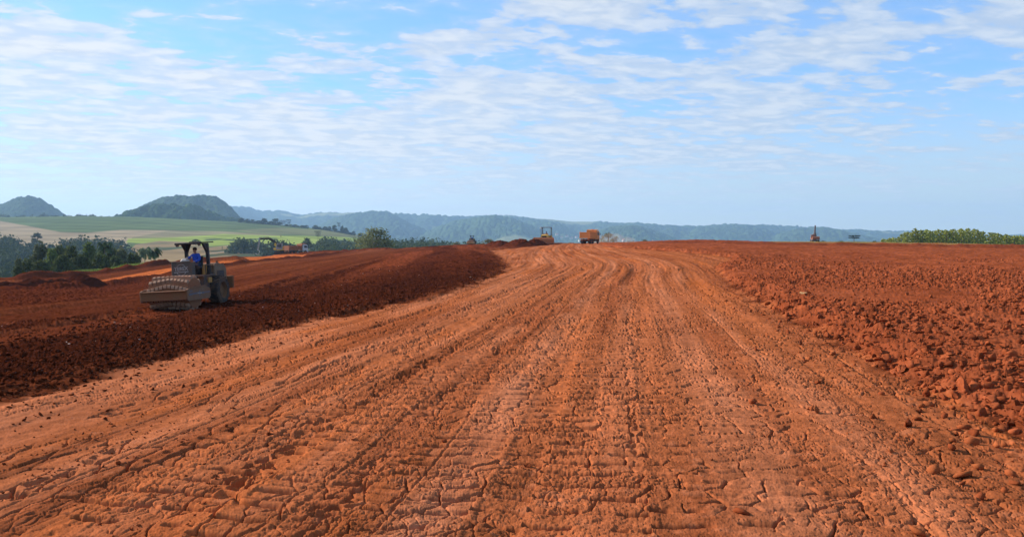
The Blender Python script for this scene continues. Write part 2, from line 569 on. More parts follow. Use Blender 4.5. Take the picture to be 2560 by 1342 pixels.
    z += cr_ * 0.008 * fbm(u * 11, v * 11, 3, 63) * fine(0.05)[i]
    z += 0.0075 * fbm(u * 15, v * 12, 2, 64) * fine(0.04)[i]
    dZ[i] += z * w_road[i]
    # colour of the soil itself
    c = np.repeat(C_DRY[None], len(i), 0)
    t = np.zeros(len(i))
    for (bu, bw, bs) in BANDS:
        t = np.maximum(t, bs * np.exp(-((u - bu - 0.2 * vnoise(v * 0.06, v * 0 + bu, 71)) / bw) ** 2))
    t = np.maximum(t, 0.75 * sst(-2.2, -4.5, u) * sst(-0.35, 0.3, fbm(u * 0.8, v * 0.12, 3, 79) + 0.1))
    t = np.clip(t * (0.75 + 0.5 * fbm(u * 1.1, v * 0.35, 3, 72)) * (1 - 0.6 * cr_), 0, 1)
    c = lerp(c, C_PALE, t[:, None])
    o = sst(0.05, 0.55, fbm(u * 1.3 + 20, v * 0.06, 4, 73))
    c = lerp(c, C_ORANGE, (0.75 * o * (1 - t))[:, None])
    b = sst(0.02, 0.55, fbm(u * 1.5 + 40, v * 0.06, 4, 74) + 0.25 * cr_)
    c = lerp(c, C_BROWN, (0.65 * b * (1 - 0.7 * t))[:, None])
    c *= (1 + 0.30 * fbm(u * 3.4, v * 0.16, 4, 75) + 0.20 * fbm(u * 12, v * 9, 3, 76) + 0.16 * fbm(u * 1.6, v * 6.5, 3, 78) * sst(-3, 0, u) + (e1 - 0.5) * 0.18 * fd2 + (c2 - 0.5) * 0.18 * fd)[:, None]
    pk = sst(0.25, 0.6, fbm(u * 5, v * 5, 3, 77))
    c = lerp(c, C_PALE * 1.05, (0.35 * pk)[:, None])
    colr[i] += c * w_road[i][:, None]


def lumps(x, y, size, seed):
    """broken blocks: flat tilted tops with steep sides"""
    x = x + 0.30 * size * fbm(x / size * 0.9, y / size * 0.9, 2, seed + 1)
    y = y + 0.30 * size * fbm(x / size * 0.9 + 7, y / size * 0.9, 2, seed + 2)
    f1, f2, a, b, ox, oy = voronoi(x / size, y / size, seed)
    rr_ = 0.26 + 0.40 * a
    e = np.minimum(np.clip((rr_ - f1) / 0.20, 0, 1), np.clip((f2 - f1) / 0.22, 0, 1))
    return e * (0.30 + 0.9 * b + 0.8 * ((a - 0.5) * ox + (b - 0.5) * oy)), a


def clod_part(i):
    x, y, s = X[i], Y[i], s_clod[i]
    z = 0.26 * sst(-0.2, 1.3, s) + 0.10 * fbm(x * 0.22, y * 0.22, 3, 101) * sst(0, 4, s)
    edge = np.exp(-(np.maximum(s, 0) / 6.5) ** 2)
    dens_ = np.clip(0.52 + 0.35 * edge + 1.4 * fbm(x * 0.16 + 5, y * 0.13, 3, 102), 0.05, 1.1) * sst(130, 60, rad[i]) + 0.15
    a1, r1 = lumps(x, y, 0.40, 103)
    a2, r2 = lumps(x, y, 0.19, 104)
    a3, r3 = lumps(x, y, 0.095, 105)
    z += dens_ * (0.075 * a1 * (r1 > 0.74) + 0.046 * a2 * (r2 > 0.45) + 0.034 * a3 * fine(0.09)[i])
    z += 0.035 * fbm(x * 2.2, y * 2.2, 4, 106) + 0.014 * fbm(x * 14, y * 14, 2, 107) * fine(0.06)[i]
    z += sst(30, 70, rad[i]) * 0.10 * fbm(x * 1.1, y * 0.6, 3, 111)
    dZ[i] += z * w_clod[i]
    c = lerp(C_CLOD, C_CLOD2, np.clip(0.35 + 0.6 * fbm(x * 0.5, y * 0.35, 4, 108) + 0.5 * (r2 - 0.5) * a2 + 0.4 * (r1 - .5) * a1, 0, 1)[:, None])
    c = c * (1 + 0.22 * fbm(x * 3, y * 2, 3, 109) + 0.30 * vnoise(x * 3.7, y * 1.9, 112) * sst(30, 60, rad[i]) + 0.25 * fbm(x * 0.5, y * 2.2, 3, 110) * sst(35, 90, rad[i]))[:, None]
    colr[i] += c * w_clod[i][:, None]


def dark_part(i):
    x, y, s = X[i], Y[i], s_dark[i]
    z = 0.05 * sst(-0.2, 1.0, s) + 0.06 * fbm(x * 0.25, y * 0.25, 3, 121)
    a1, r1 = lumps(x, y, 0.30, 123)
    a2, r2 = lumps(x, y, 0.14, 124)
    a3, r3 = lumps(x, y, 0.07, 125)
    z += 0.060 * a1 * (r1 > 0.62) * sst(-.2, .3, fbm(x * .3, y * .3, 2, 122)) + 0.040 * a2 * (r2 > .3) * fine(0.12)[i] + 0.026 * a3 * fine(0.07)[i] + sst(30, 70, rad[i]) * 0.10 * fbm(x * 1.3, y * 0.7, 3, 127) + 0.03 * fbm(x * 2.2, y * 2.2, 4, 126)
    # wheel ruts left by the tippers
    d = (x * 0.94 - y * 0.33)
    z -= 0.10 * np.exp(-((d + 24 + 1.5 * vnoise(y * .05, y * 0, 9)) / 0.5) ** 2) * sst(0.0, .4, vnoise(y * .12, y * 0 + 3, 8) + .2)
    z -= 0.10 * np.exp(-((d + 31 + 1.5 * vnoise(y * .05, y * 0 + 8, 9)) / 0.5) ** 2)
    z -= 0.08 * sst(0.25, .6, fbm(d * 0.8, y * 0.07, 3, 128))
    _, sd, rn = seg_dist(x, y, ROLLED)
    sd, rn = sd.astype(np.float64), rn.astype(np.float64)
    strip = sst(1.35, 1.0, np.abs(sd + 0.35)) * sst(29.5, 27.5, rn)
    du, dv = sd / 0.24, rn / 0.34 + 0.5 * np.floor(sd / 0.24)
    pit = np.exp(-(((du - np.floor(du) - 0.5) / 0.27) ** 2 + ((dv - np.floor(dv) - 0.5) / 0.27) ** 2))
    z = lerp(z, 0.02 * fbm(x * 2, y * 2, 2, 152) - 0.11 * pit * sst(-0.4, 0.1, fbm(x * .8, y * .5, 2, 151)), strip)
    dZ[i] += z * w_dark[i]
    c = lerp(C_MOIST, C_MOIST_AND_SHADE, np.clip(0.25 + 0.8 * fbm(x * 0.35, y * 0.12, 4, 129) + 0.5 * (r2 - 0.5) + 0.45 * sst(40, 120, rad[i]) + 0.9 * sst(25, 60, rad[i]) * fbm(x * 0.5 + y * 0.05, y * 0.02, 4, 130), 0, 1)[:, None])
    c = lerp(c, lerp(C_ROLL * 1.25, C_MOIST_AND_SHADE, pit[:, None]), (0.8 * strip)[:, None])
    edge_ = np.exp(-((np.abs(sd + 0.35) - 1.25) / 0.16) ** 2) * sst(29.5, 27.5, rn)
    c = lerp(c, C_BROWN * 1.1, (0.6 * edge_)[:, None])
    dr = sst(0.5, 0.62, r1) * sst(1.5, 0.0, s)
    c = lerp(c, C_BROWN, (0.6 * dr)[:, None])
    c = lerp(c, C_ROLL * 1.7, (0.8 * sst(35, 90, rad[i]) * sst(-.15, .4, fbm(x * .35 + y * .03, y * .015, 3, 139)))[:, None])
    c = c * (1 + 0.45 * vnoise(x * 5.1, y * 2.3, 138) * sst(20, 45, rad[i]))[:, None]
    colr[i] += c * w_dark[i][:, None]


def left_part(i):
    x, y = X[i], Y[i]
    rr_ = rad[i]
    _, sd, rn = seg_dist(x, y, ROLLED)
    sd = sd.astype(np.float64)
    rn = rn.astype(np.float64)
    near = sst(12, 4, np.abs(sd + 2))
    z = 0.05 * fbm(sd * 0.9, rn * 0.04, 3, 131) + 0.05 * fbm(x * 0.1, y * 0.1, 3, 132)
    z += 0.10 * fbm(sd * 0.35, rn * 0.02, 3, 136)
    # feet of the compactor drum
    du, dv = sd / 0.26, rn / 0.30 + 0.5 * np.floor(sd / 0.26)
    pit = np.exp(-(((du - np.floor(du) - 0.5) / 0.26) ** 2 + ((dv - np.floor(dv) - 0.5) / 0.26) ** 2))
    wet = sst(2.4, 1.2, np.abs(sd - 0.2)) * sst(60, 25, rn)
    z += (-0.10 * pit * (0.55 + 0.45 * wet) * sst(0.0, 0.3, fbm(sd * .5, rn * .3, 2, 133) + .2)) * fine(0.22)[i]
    z += 0.035 * fbm(x * 2, y * 2, 3, 134) + 0.030 * fbm(x * 8, y * 8, 2, 135) * fine(0.1)[i]
    z -= 0.05 * sst(0.1, 0.5, fbm(sd * 1.3, rn * 0.03, 2, 137))
    t = sst(20, 90, np.hypot(x + 14, y - 25)) * 0.40 - 0.20 + 0.25 * sst(-4, -16, sd) * sst(20, 60, rr_)
    t = np.clip(t + 0.75 * fbm(sd * 0.55, rn * 0.025, 4, 141), 0, 1)
    c = lerp(C_ROLL, C_DRY * 0.80, t[:, None])
    c = lerp(c, C_MOIST_AND_SHADE, (wet * 0.75)[:, None])
    c = lerp(c, C_BROWN * 0.8, (0.75 * sst(0.05, .4, fbm(sd * 1.3, rn * 0.04, 3, 142)))[:, None])
    ln_ = sst(0.86, 0.98, 1 - np.abs(vnoise(sd * 0.8, rn * 0.012, 145)))
    c = lerp(c, C_MOIST_AND_SHADE, (0.7 * ln_ * sst(-.2, .3, vnoise(sd * .2, rn * .03, 146)))[:, None])
    z -= 0.05 * ln_
    ms = sdf(x, y, BANK_SHADE) + 1.6 * fbm(sd * 0.5, rn * 0.12, 3, 147)
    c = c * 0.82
    c = lerp(c, C_MOIST_AND_SHADE * 0.9, (0.92 * sst(-1.2, 1.2, ms))[:, None])  # shadow on the bank face, painted into the ground colour
    lm_, _r = lumps(x, y, 0.4, 148)
    z += 0.10 * lm_ * sst(-0.8, 0.8, ms)
    c = lerp(c, C_ORANGE * 1.15, sst(-0.8, 0.5, s_light[i])[:, None])
    c = c * (1 + 0.28 * fbm(x * 2.5, y * 2.5, 3, 143) + 0.22 * vnoise(x * 6.5, y * 3.0, 150) + 0.34 * fbm(sd * 1.6, rn * 0.02, 3, 149))[:, None]
    # dry thin grass on the plateau behind the bank, to the right
    bd, bs, _ = seg_dist(x, y, BANK)
    g = (x > 40) * sst(0.5, 4, -bs) * sst(-0.25, 0.25, fbm(x * 0.12, y * 0.12, 3, 144) + 0.12)
    c = lerp(c, C_DRY, ((x > 30) * sst(0, 2, -bs))[:, None])
    c = lerp(c, C_GRASS, (0.75 * g)[:, None])
    # weeds on the outer slope
    a = np.arctan2(x, y)
    ov = rr_ - np.interp(a, EDGE_A, EDGE_R)
    c = lerp(c, np.array((0.10, 0.10, 0.035)), sst(1.0, 6.0, ov)[:, None])
    dZ[i] += z * w_left[i]
    colr[i] += c * w_left[i][:, None]


_pu = seg_dist(np.array([hit(1020, 930)[0], hit(420, 1300)[0]]), np.array([hit(1020, 930)[1], hit(420, 1300)[1]]), AXIS)[1]
PIT_U = float(_pu.mean())
put(w_road > 0, road_part)
put(w_clod > 0, clod_part)
put(w_dark > 0, dark_part)
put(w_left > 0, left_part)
for k, (pl, h, w) in enumerate(RIDGES):
    d, _, rn = seg_dist(X, Y, pl)
    m_ = d < w * 4
    rg = np.exp(-(d[m_] / w) ** 2) * h * (0.8 + 0.55 * fbm(rn[m_] * 0.5, d[m_] * 0.5, 3, 150 + k) + 0.4 * vnoise(rn[m_] * .13, rn[m_] * 0, 160 + k))
    dZ[m_] += rg
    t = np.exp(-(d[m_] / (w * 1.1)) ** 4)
    colr[m_] = lerp(colr[m_], C_MOIST_AND_SHADE, (0.92 * t)[:, None])  # ridges coloured dark to stand in for their shaded faces
bd, bs, brn = seg_dist(X, Y, BANK)
m_ = (bd < 40) & (X > 20) & (rad < 320)
dZ[m_] += 0.75 * sst(4.5, -1.5, bs[m_] + 1.6 * vnoise(brn[m_] * 0.4, brn[m_] * 0, 5)) * sst(40, 10, bd[m_]) * sst(20, 45, X[m_])
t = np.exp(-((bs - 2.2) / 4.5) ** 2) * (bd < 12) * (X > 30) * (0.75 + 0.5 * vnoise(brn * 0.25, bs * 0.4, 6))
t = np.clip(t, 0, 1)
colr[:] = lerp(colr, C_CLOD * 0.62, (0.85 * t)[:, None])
Z += dZ
SITE_Z = Z.reshape(NR, NA)


def zlook(x, y):
    """true height of the displaced site ground"""
    a, rr_ = math.atan2(x, y), math.hypot(x, y)
    if abs(a) > 0.94 or rr_ > 325:
        return float(base_z(np.array([x]), np.array([y]))[0])
    fi = float(np.interp(a, dense, np.arange(len(dense))))
    i = int(min(max(fi, 0), len(dense) - 2))
    fj = np.interp(rr_, RS, np.arange(NR))
    j = int(min(fj, NR - 2))
    u, v = fi - i, fj - j
    return float((SITE_Z[j, i] * (1 - u) + SITE_Z[j, i + 1] * u) * (1 - v) + (SITE_Z[j + 1, i] * (1 - u) + SITE_Z[j + 1, i + 1] * u) * v)


def zlook_v(x, y):
    a, rr_ = np.arctan2(x, y), np.hypot(x, y)
    i = np.clip(np.interp(a, dense, np.arange(len(dense))), 0, len(dense) - 2).astype(int)
    j = np.clip(np.interp(rr_, RS, np.arange(NR)), 0, NR - 2).astype(int)
    return SITE_Z[j, i]


# ------------------------------------------------------------------ object helpers
def tag(o, label=None, cat=None, group=None, kind=None):
    if label:
        o['label'] = label
    if cat:
        o['category'] = cat
    if group:
        o['group'] = group
    if kind:
        o['kind'] = kind
    return o


def mesh_np(name, verts, faces, mat, parent=None, color=None, smooth=False, link=True):
    me = bpy.data.meshes.new(name)
    verts = np.asarray(verts, np.float32)
    faces = np.asarray(faces, np.int32)
    k = faces.shape[1]
    me.vertices.add(len(verts))
    me.vertices.foreach_set('co', verts.ravel())
    me.loops.add(faces.size)
    me.loops.foreach_set('vertex_index', faces.ravel())
    me.polygons.add(len(faces))
    me.polygons.foreach_set('loop_start', np.arange(0, faces.size, k, dtype=np.int32))
    me.polygons.foreach_set('loop_total', np.full(len(faces), k, np.int32))
    if smooth:
        me.polygons.foreach_set('use_smooth', np.ones(len(faces), bool))
    me.update(calc_edges=True)
    if color is not None:
        at = me.color_attributes.new('soil', 'FLOAT_COLOR', 'POINT')
        c4 = np.ones((len(verts), 4), np.float32)
        c4[:, :3] = color
        at.data.foreach_set('color', c4.ravel())
    if mat:
        me.materials.append(mat)
    o = bpy.data.objects.new(name, me)
    COL.objects.link(o)
    if parent:
        o.parent = parent
    return o


def empty(name, loc, rz=0.0):
    o = bpy.data.objects.new(name, None)
    o.empty_display_size = 0.3
    COL.objects.link(o)
    o.location = loc
    o.rotation_euler = (0, 0, rz)
    return o


def copy_tree(o, parent=None):
    c = o.copy()
    COL.objects.link(c)
    if parent:
        c.parent = parent
    for ch in list(o.children):
        copy_tree(ch, c)
    return c


# ------------------------------------------------------------------ materials
def mat_soil():
    m = bpy.data.materials.new('red_soil')
    m.use_nodes = True
    q = NT(m.node_tree)
    at = q.new('ShaderNodeAttribute', attribute_name='soil')
    pos = q.new('ShaderNodeTexCoord').outputs['Object']
    n1 = q.noise(pos, 38, 5, 0.65)
    n2 = q.noise(pos, 150, 3, 0.6)
    f = q.m('ADD', q.rng(n1, 0.25, 0.75, 0.78, 1.18, False), q.rng(n2, 0.3, 0.7, -0.08, 0.08, False))
    g = q.new('ShaderNodeCombineXYZ')
    for k in range(3):
        q.put(g.inputs[k], f)
    c = q.mix(1.0, at.outputs[0], g.outputs[0], 'MULTIPLY')
    b = q.new('ShaderNodeBump')
    b.inputs['Strength'].default_value = 0.35
    b.inputs['Distance'].default_value = 0.012
    q.put(b.inputs['Height'], q.m('ADD', n1, q.m('MULTIPLY', n2, 0.4)))
    p = q.new('ShaderNodeBsdfPrincipled')
    q.put(p.inputs['Base Color'], c)
    p.inputs['Roughness'].default_value = 0.95
    p.inputs['Specular IOR Level'].default_value = 0.0
    q.l.new(b.outputs[0], p.inputs['Normal'])
    o = q.new('ShaderNodeOutputMaterial')
    q.l.new(p.outputs[0], o.inputs[0])
    return m


def mat_attr(name, scale, lo, hi, rough=0.9, trans=0.0, spec=0.1):
    """surface coloured by its own point attribute, broken up by noise"""
    m = bpy.data.materials.new(name)
    m.use_nodes = True
    q = NT(m.node_tree)
    at = q.new('ShaderNodeAttribute', attribute_name='soil')
    pos = q.new('ShaderNodeTexCoord').outputs['Object']
    n = q.noise(pos, scale, 4, 0.6)
    f = q.rng(n, 0.3, 0.7, lo, hi, False)
    g = q.new('ShaderNodeCombineXYZ')
    for k in range(3):
        q.put(g.inputs[k], f)
    oi = q.new('ShaderNodeObjectInfo')
    f2 = q.rng(oi.outputs['Random'], 0, 1, 0.85, 1.15, False)
    g2 = q.new('ShaderNodeCombineXYZ')
    for k in range(3):
        q.put(g2.inputs[k], f2)
    c = q.mix(1.0, q.mix(1.0, at.outputs[0], g.outputs[0], 'MULTIPLY'), g2.outputs[0], 'MULTIPLY')
    p = q.new('ShaderNodeBsdfPrincipled')
    q.put(p.inputs['Base Color'], c)
    p.inputs['Roughness'].default_value = rough
    p.inputs['Specular IOR Level'].default_value = spec
    o = q.new('ShaderNodeOutputMaterial')
    if trans > 0:
        t = q.new('ShaderNodeBsdfTranslucent')
        q.put(t.inputs[0], c)
        ms = q.new('ShaderNodeMixShader')
        ms.inputs[0].default_value = trans
        q.l.new(p.outputs[0], ms.inputs[1])
        q.l.new(t.outputs[0], ms.inputs[2])
        q.l.new(ms.outputs[0], o.inputs[0])
    else:
        q.l.new(p.outputs[0], o.inputs[0])
    return m


def mat_paint(name, col, dust=0.35, rough=0.55, metal=0.0, dustcol=(0.30, 0.125, 0.06), scale=3.0):
    """painted or bare metal with road dust over it in patches, thicker on upward faces"""
    m = bpy.data.materials.new(name)
    m.use_nodes = True
    q = NT(m.node_tree)
    pos = q.new('ShaderNodeTexCoord').outputs['Object']
    n1 = q.noise(pos, scale, 6, 0.65)
    n2 = q.noise(pos, scale * 9, 4, 0.6)
    geo = q.new('ShaderNodeNewGeometry')
    sp = q.new('ShaderNodeSeparateXYZ')
    q.l.new(geo.outputs['Normal'], sp.inputs[0])
    up = q.rng(sp.outputs[2], 0.1, 1.0, 0.0, 0.35)
    d = q.m('ADD', q.m('ADD', q.rng(n1, 0.35, 0.68, dust - 0.35, dust + 0.35), q.rng(n2, 0.35, 0.65, -0.12, 0.12)), up, clamp=True)
    if dust <= 0:
        d = q.m('MULTIPLY', d, 0.0)
    v = q.mix(q.rng(n2, 0.3, 0.7), tuple(0.85 * c for c in col), tuple(min(1, 1.1 * c) for c in col))
    c = q.mix(d, v, dustcol)
    p = q.new('ShaderNodeBsdfPrincipled')
    q.put(p.inputs['Base Color'], c)
    q.put(p.inputs['Roughness'], q.rng(d, 0, 1, rough, 0.95, False))
    p.inputs['Metallic'].default_value = metal
    p.inputs['Specular IOR Level'].default_value = 0.3
    o = q.new('ShaderNodeOutputMaterial')
    q.l.new(p.outputs[0], o.inputs[0])
    return m


M = {}
M['soil'] = mat_soil()
M['canopy'] = mat_attr('tree_canopy', 0.08, 0.75, 1.3, 0.95, 0.0, 0.0)
M['leaf'] = mat_attr('leaves', 1.2, 0.75, 1.25, 0.8, 0.22, 0.04)
M['field'] = mat_attr('fields', 0.02, 0.9, 1.1, 0.95, 0.0, 0.0)
M['bark'] = mat_paint('bark', (0.12, 0.085, 0.06), 0.0, 0.9)
M['bark_pale'] = mat_paint('pale_bark', (0.30, 0.25, 0.20), 0.0, 0.9)
M['tan'] = mat_paint('dusty_tan_paint', (0.19, 0.088, 0.034), 0.5, 0.8, dustcol=(0.22, 0.078, 0.031))
M['dust_tan'] = mat_paint('brown_dusted_paint', (0.21, 0.12, 0.068), 0.5, 0.8, dustcol=(0.21, 0.088, 0.042))
M['hood_tan'] = mat_paint('faded_hood_paint', (0.19, 0.14, 0.085), 0.45, 0.7, dustcol=(0.18, 0.095, 0.05))
M['tan_dark'] = mat_paint('muddy_rim_paint', (0.16, 0.085, 0.035), 0.5, 0.8, dustcol=(0.17, 0.075, 0.035))
M['beam_sunlit'] = mat_paint('sunlit_yellow_paint', (0.62, 0.30, 0.09), 0.3, 0.7, dustcol=(0.55, 0.25, 0.10))  # lighter copy of the roller paint with sunlight put into the colour
M['cream'] = mat_paint('dusty_cream_paint', (0.42, 0.36, 0.27), 0.3, 0.6, dustcol=(0.32, 0.2, 0.13))
M['yellow'] = mat_paint('worn_yellow_paint', (0.42, 0.22, 0.03), 0.35, 0.5, dustcol=(0.34, 0.16, 0.07))
M['bright_yellow'] = mat_paint('yellow_paint', (0.70, 0.42, 0.05), 0.12, 0.45, dustcol=(0.36, 0.17, 0.07))
M['orange'] = mat_paint('orange_paint', (0.72, 0.25, 0.05), 0.35, 0.6, dustcol=(0.62, 0.24, 0.085))
M['rust'] = mat_paint('rusty_brown_paint', (0.22, 0.075, 0.035), 0.45, 0.7, dustcol=(0.33, 0.12, 0.055))
M['brown'] = mat_paint('brown_paint', (0.34, 0.115, 0.045), 0.35, 0.7, dustcol=(0.34, 0.125, 0.055))
M['black'] = mat_paint('black_paint', (0.018, 0.018, 0.02), 0.10, 0.5, dustcol=(0.16, 0.10, 0.07))
M['grey'] = mat_paint('grey_panel', (0.080, 0.072, 0.062), 0.25, 0.8, dustcol=(0.16, 0.095, 0.06))
M['pale_grey'] = mat_paint('pale_grey_plastic', (0.30, 0.30, 0.29), 0.12, 0.5)
M['rubber'] = mat_paint('rubber', (0.022, 0.021, 0.02), 0.30, 0.85, dustcol=(0.14, 0.075, 0.04))
M['steel'] = mat_paint('drum_steel', (0.30, 0.18, 0.11), 0.4, 0.7, 0.0, dustcol=(0.38, 0.18, 0.095))
M['shell'] = mat_paint('soil_caked_drum', (0.24, 0.105, 0.05), 0.55, 0.9, dustcol=(0.27, 0.095, 0.04))
M['dark_steel'] = mat_paint('dark_steel', (0.05, 0.045, 0.04), 0.25, 0.6, 0.3)
M['caked'] = mat_paint('soil_caked_steel', (0.30, 0.10, 0.04), 0.7, 0.9, dustcol=(0.36, 0.115, 0.042))
M['white'] = mat_paint('white_paint', (0.62, 0.61, 0.58), 0.1, 0.5)
M['blue_grey'] = mat_paint('blue_grey_decal', (0.10, 0.105, 0.13), 0.1, 0.6)
M['glass'] = mat_paint('dark_glass', (0.03, 0.04, 0.05), 0.15, 0.15, dustcol=(0.2, 0.13, 0.09))
M['shirt'] = mat_paint('blue_cloth', (0.025, 0.075, 0.42), 0.0, 0.9)
M['shirt_red'] = mat_paint('red_cloth', (0.30, 0.05, 0.05), 0.0, 0.9)
M['jeans'] = mat_paint('denim', (0.035, 0.05, 0.09), 0.1, 0.9)
M['skin'] = mat_paint('skin', (0.33, 0.17, 0.11), 0.0, 0.6)
M['hair'] = mat_paint('dark_hair', (0.02, 0.013, 0.01), 0.0, 0.7)
M['boot'] = mat_paint('boot_leather', (0.04, 0.03, 0.025), 0.2, 0.7)
M['wall'] = mat_paint('plaster', (0.60, 0.57, 0.52), 0.0, 0.8)
M['roof'] = mat_paint('clay_tiles', (0.30, 0.12, 0.07), 0.0, 0.8)
M['stone'] = mat_paint('pale_stone', (0.55, 0.36, 0.17), 0.1, 0.9)

# ------------------------------------------------------------------ site meshes, split by surface
ii = np.arange(NR * NA).reshape(NR, NA)
nxt = np.roll(ii, -1, axis=1)
quads = np.stack([ii[:-1], nxt[:-1], nxt[1:], ii[1:]], -1)[..., ::-1].reshape(-1, 4)
zone = np.argmax(np.stack([w_road, w_dark, w_clod + w_left]), 0)
fz = zone[quads[:, 0]]
VX = np.stack([X, Y, Z], -1)
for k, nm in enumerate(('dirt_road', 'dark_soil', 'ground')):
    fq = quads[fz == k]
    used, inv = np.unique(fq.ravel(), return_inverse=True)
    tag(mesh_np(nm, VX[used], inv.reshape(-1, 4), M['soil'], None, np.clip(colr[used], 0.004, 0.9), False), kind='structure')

# ------------------------------------------------------------------ soil clods
rng = np.random.default_rng(7)


def ico(sub):
    bm = bmesh.new()
    bmesh.ops.create_icosphere(bm, subdivisions=sub, radius=1.0)
    v = np.array([x.co[:] for x in bm.verts])
    f = np.array([[q.index for q in p.verts] for p in bm.faces])
    bm.free()
    return v, f


ICO1, ICO2, ICO3 = ico(1), ico(2), ico(3)


def clod_shape(base, seed):
    v = base[0].copy()
    g = np.random.default_rng(seed)
    for _ in range(10):                              # planes knocked off a lump
        d = g.normal(size=3)
        d /= np.linalg.norm(d)
        h = g.uniform(0.25, 0.62)
        t = v @ d
        v -= np.maximum(t - h, 0)[:, None] * d
    v *= 1.35 * g.uniform(0.7, 1.3, 3) * np.array((1, 1, 0.85))
    v += g.normal(size=v.shape) * 0.05
    return v


SHAPES = {s: [clod_shape(b, 900 + 31 * k + s) for k in range(10)] for s, b in ((1, ICO1), (2, ICO2))}


def clods(name, xs, ys, size, cols, sub, sink=0.35):
    n = len(xs)
    base = (ICO1, ICO2)[sub - 1]
    nv, nf = len(base[0]), len(base[1])
    zs = zlook_v(xs, ys)
    V_ = np.zeros((n, nv, 3))
    an = rng.uniform(0, 2 * np.pi, n)
    tl = rng.uniform(-0.6, 0.6, (n, 2))
    kk = rng.integers(0, 10, n)
    for k in range(10):
        m_ = kk == k
        if not m_.any():
            continue
        s = SHAPES[sub][k][None] * size[m_][:, None, None]
        c, sn = np.cos(an[m_])[:, None], np.sin(an[m_])[:, None]
        x, y, z = s[..., 0], s[..., 1], s[..., 2]
        y, z = y * np.cos(tl[m_, :1]) - z * np.sin(tl[m_, :1]), y * np.sin(tl[m_, :1]) + z * np.cos(tl[m_, :1])
        V_[m_] = np.stack([x * c - y * sn, x * sn + y * c, z], -1)
    V_ += np.stack([xs, ys, zs + size * (0.8 - sink * 1.6)], -1)[:, None]
    Fc = (base[1][None] + (np.arange(n) * nv)[:, None, None]).reshape(-1, 3)
    return mesh_np(name, V_.reshape(-1, 3), Fc, M['soil'], None, np.repeat(cols, nv, 0), False)


def scatter(poly, n, rmin, rmax, bias=1.0, amax=0.92):
    """random ground points inside a polygon, denser near the viewer"""
    X_, Y_ = [], []
    tot = 0
    while tot < n:
        a = rng.uniform(-amax, amax, n * 2)
        q = rmin * (rmax / rmin) ** (rng.uniform(0, 1, n * 2) ** bias)
        x, y = q * np.sin(a), q * np.cos(a)
        ok = inside(x, y, poly)
        X_.append(x[ok])
        Y_.append(y[ok])
        tot += ok.sum()
    return np.concatenate(X_)[:n], np.concatenate(Y_)[:n]


def jitter_col(a, b, n, t=None):
    t = rng.uniform(0, 1, (n, 1)) if t is None else t
    return lerp(a, b, t) * rng.uniform(0.85, 1.15, (n, 1))


xs, ys = scatter(CLOD, 74000, 9, 90)
sd_ = sdf(xs, ys, CLOD)
keep = rng.uniform(0, 1, len(xs)) < np.clip(0.42 + 0.5 * np.exp(-(sd_ / 4) ** 2) + 1.6 * fbm(xs * 0.16 + 5, ys * 0.13, 3, 102), 0.05, 1)
xs, ys = xs[keep], ys[keep]
sz = 0.014 + 0.085 * rng.uniform(0, 1, len(xs)) ** 5.5
big = (sz > 0.055) & (np.hypot(xs, ys) < 32)
tag(clods('soil_clods', xs[big], ys[big], sz[big], jitter_col(C_CLOD * 0.7, C_CLOD2 * 0.98, big.sum()), 2), 'broken red soil clods covering the ploughed field right of the road', 'soil clods', kind='stuff')
tag(clods('soil_crumbs', xs[~big], ys[~big], sz[~big], jitter_col(C_CLOD * 0.9, C_CLOD2, (~big).sum()), 1), 'small red soil crumbs between the clods right of the road', 'soil crumbs', kind='stuff')
# stray clods on the road along the foot of the field
ex, ey = scatter(ROAD, 30000, 6.5, 60)
dr_ = -sdf(ex, ey, CLOD)
dl_ = -sdf(ex, ey, DARK)
near_r = rng.uniform(0, 1, len(ex)) < 0.50 * np.exp(-dr_ / 0.9)
near_l = rng.uniform(0, 1, len(ex)) < 0.55 * np.exp(-dl_ / 0.9)
any_ = rng.uniform(0, 1, len(ex)) < 0.45 * sst(-0.1, 0.4, fbm(ex * 0.6, ey * 0.3, 3, 199))
kk = near_r | near_l | any_
xs, ys = ex[kk], ey[kk]
sz = np.where(near_r[kk], 0.014 + 0.075 * rng.uniform(0, 1, kk.sum()) ** 4, np.where(near_l[kk], 0.014 + 0.03 * rng.uniform(0, 1, kk.sum()) ** 2, 0.006 + 0.016 * rng.uniform(0, 1, kk.sum()) ** 3))
cc = np.where(near_l[kk][:, None], jitter_col(C_MOIST_AND_SHADE, C_BROWN, kk.sum()), jitter_col(C_CLOD, C_DRY, kk.sum()))
tag(clods('road_crumbs', xs, ys, sz, cc, 1), 'loose soil crumbs strewn over the dirt road', 'soil crumbs', kind='stuff')
xs, ys = scatter(DARK, 19000, 10, 70)
sz = 0.018 + 0.050 * rng.uniform(0, 1, len(xs)) ** 4
tag(clods('dark_soil_crumbs', xs, ys, sz, jitter_col(C_MOIST, C_MOIST_AND_SHADE * 1.2, len(xs)), 1), 'moist dark soil crumbs over the freshly spread strip left of the road', 'soil crumbs', kind='stuff')
xs, ys = scatter(DARK, 190, 11, 130, 0.8)
sz = 0.014 + 0.026 * rng.uniform(0, 1, len(xs)) ** 3
tag(clods('pale_pebbles', xs, ys, sz, jitter_col(np.array((0.30, 0.18, 0.13)), np.array((0.55, 0.40, 0.32)), len(xs)), 1), 'pale stone chips dotted over the dark spread soil', 'pebbles', kind='stuff')


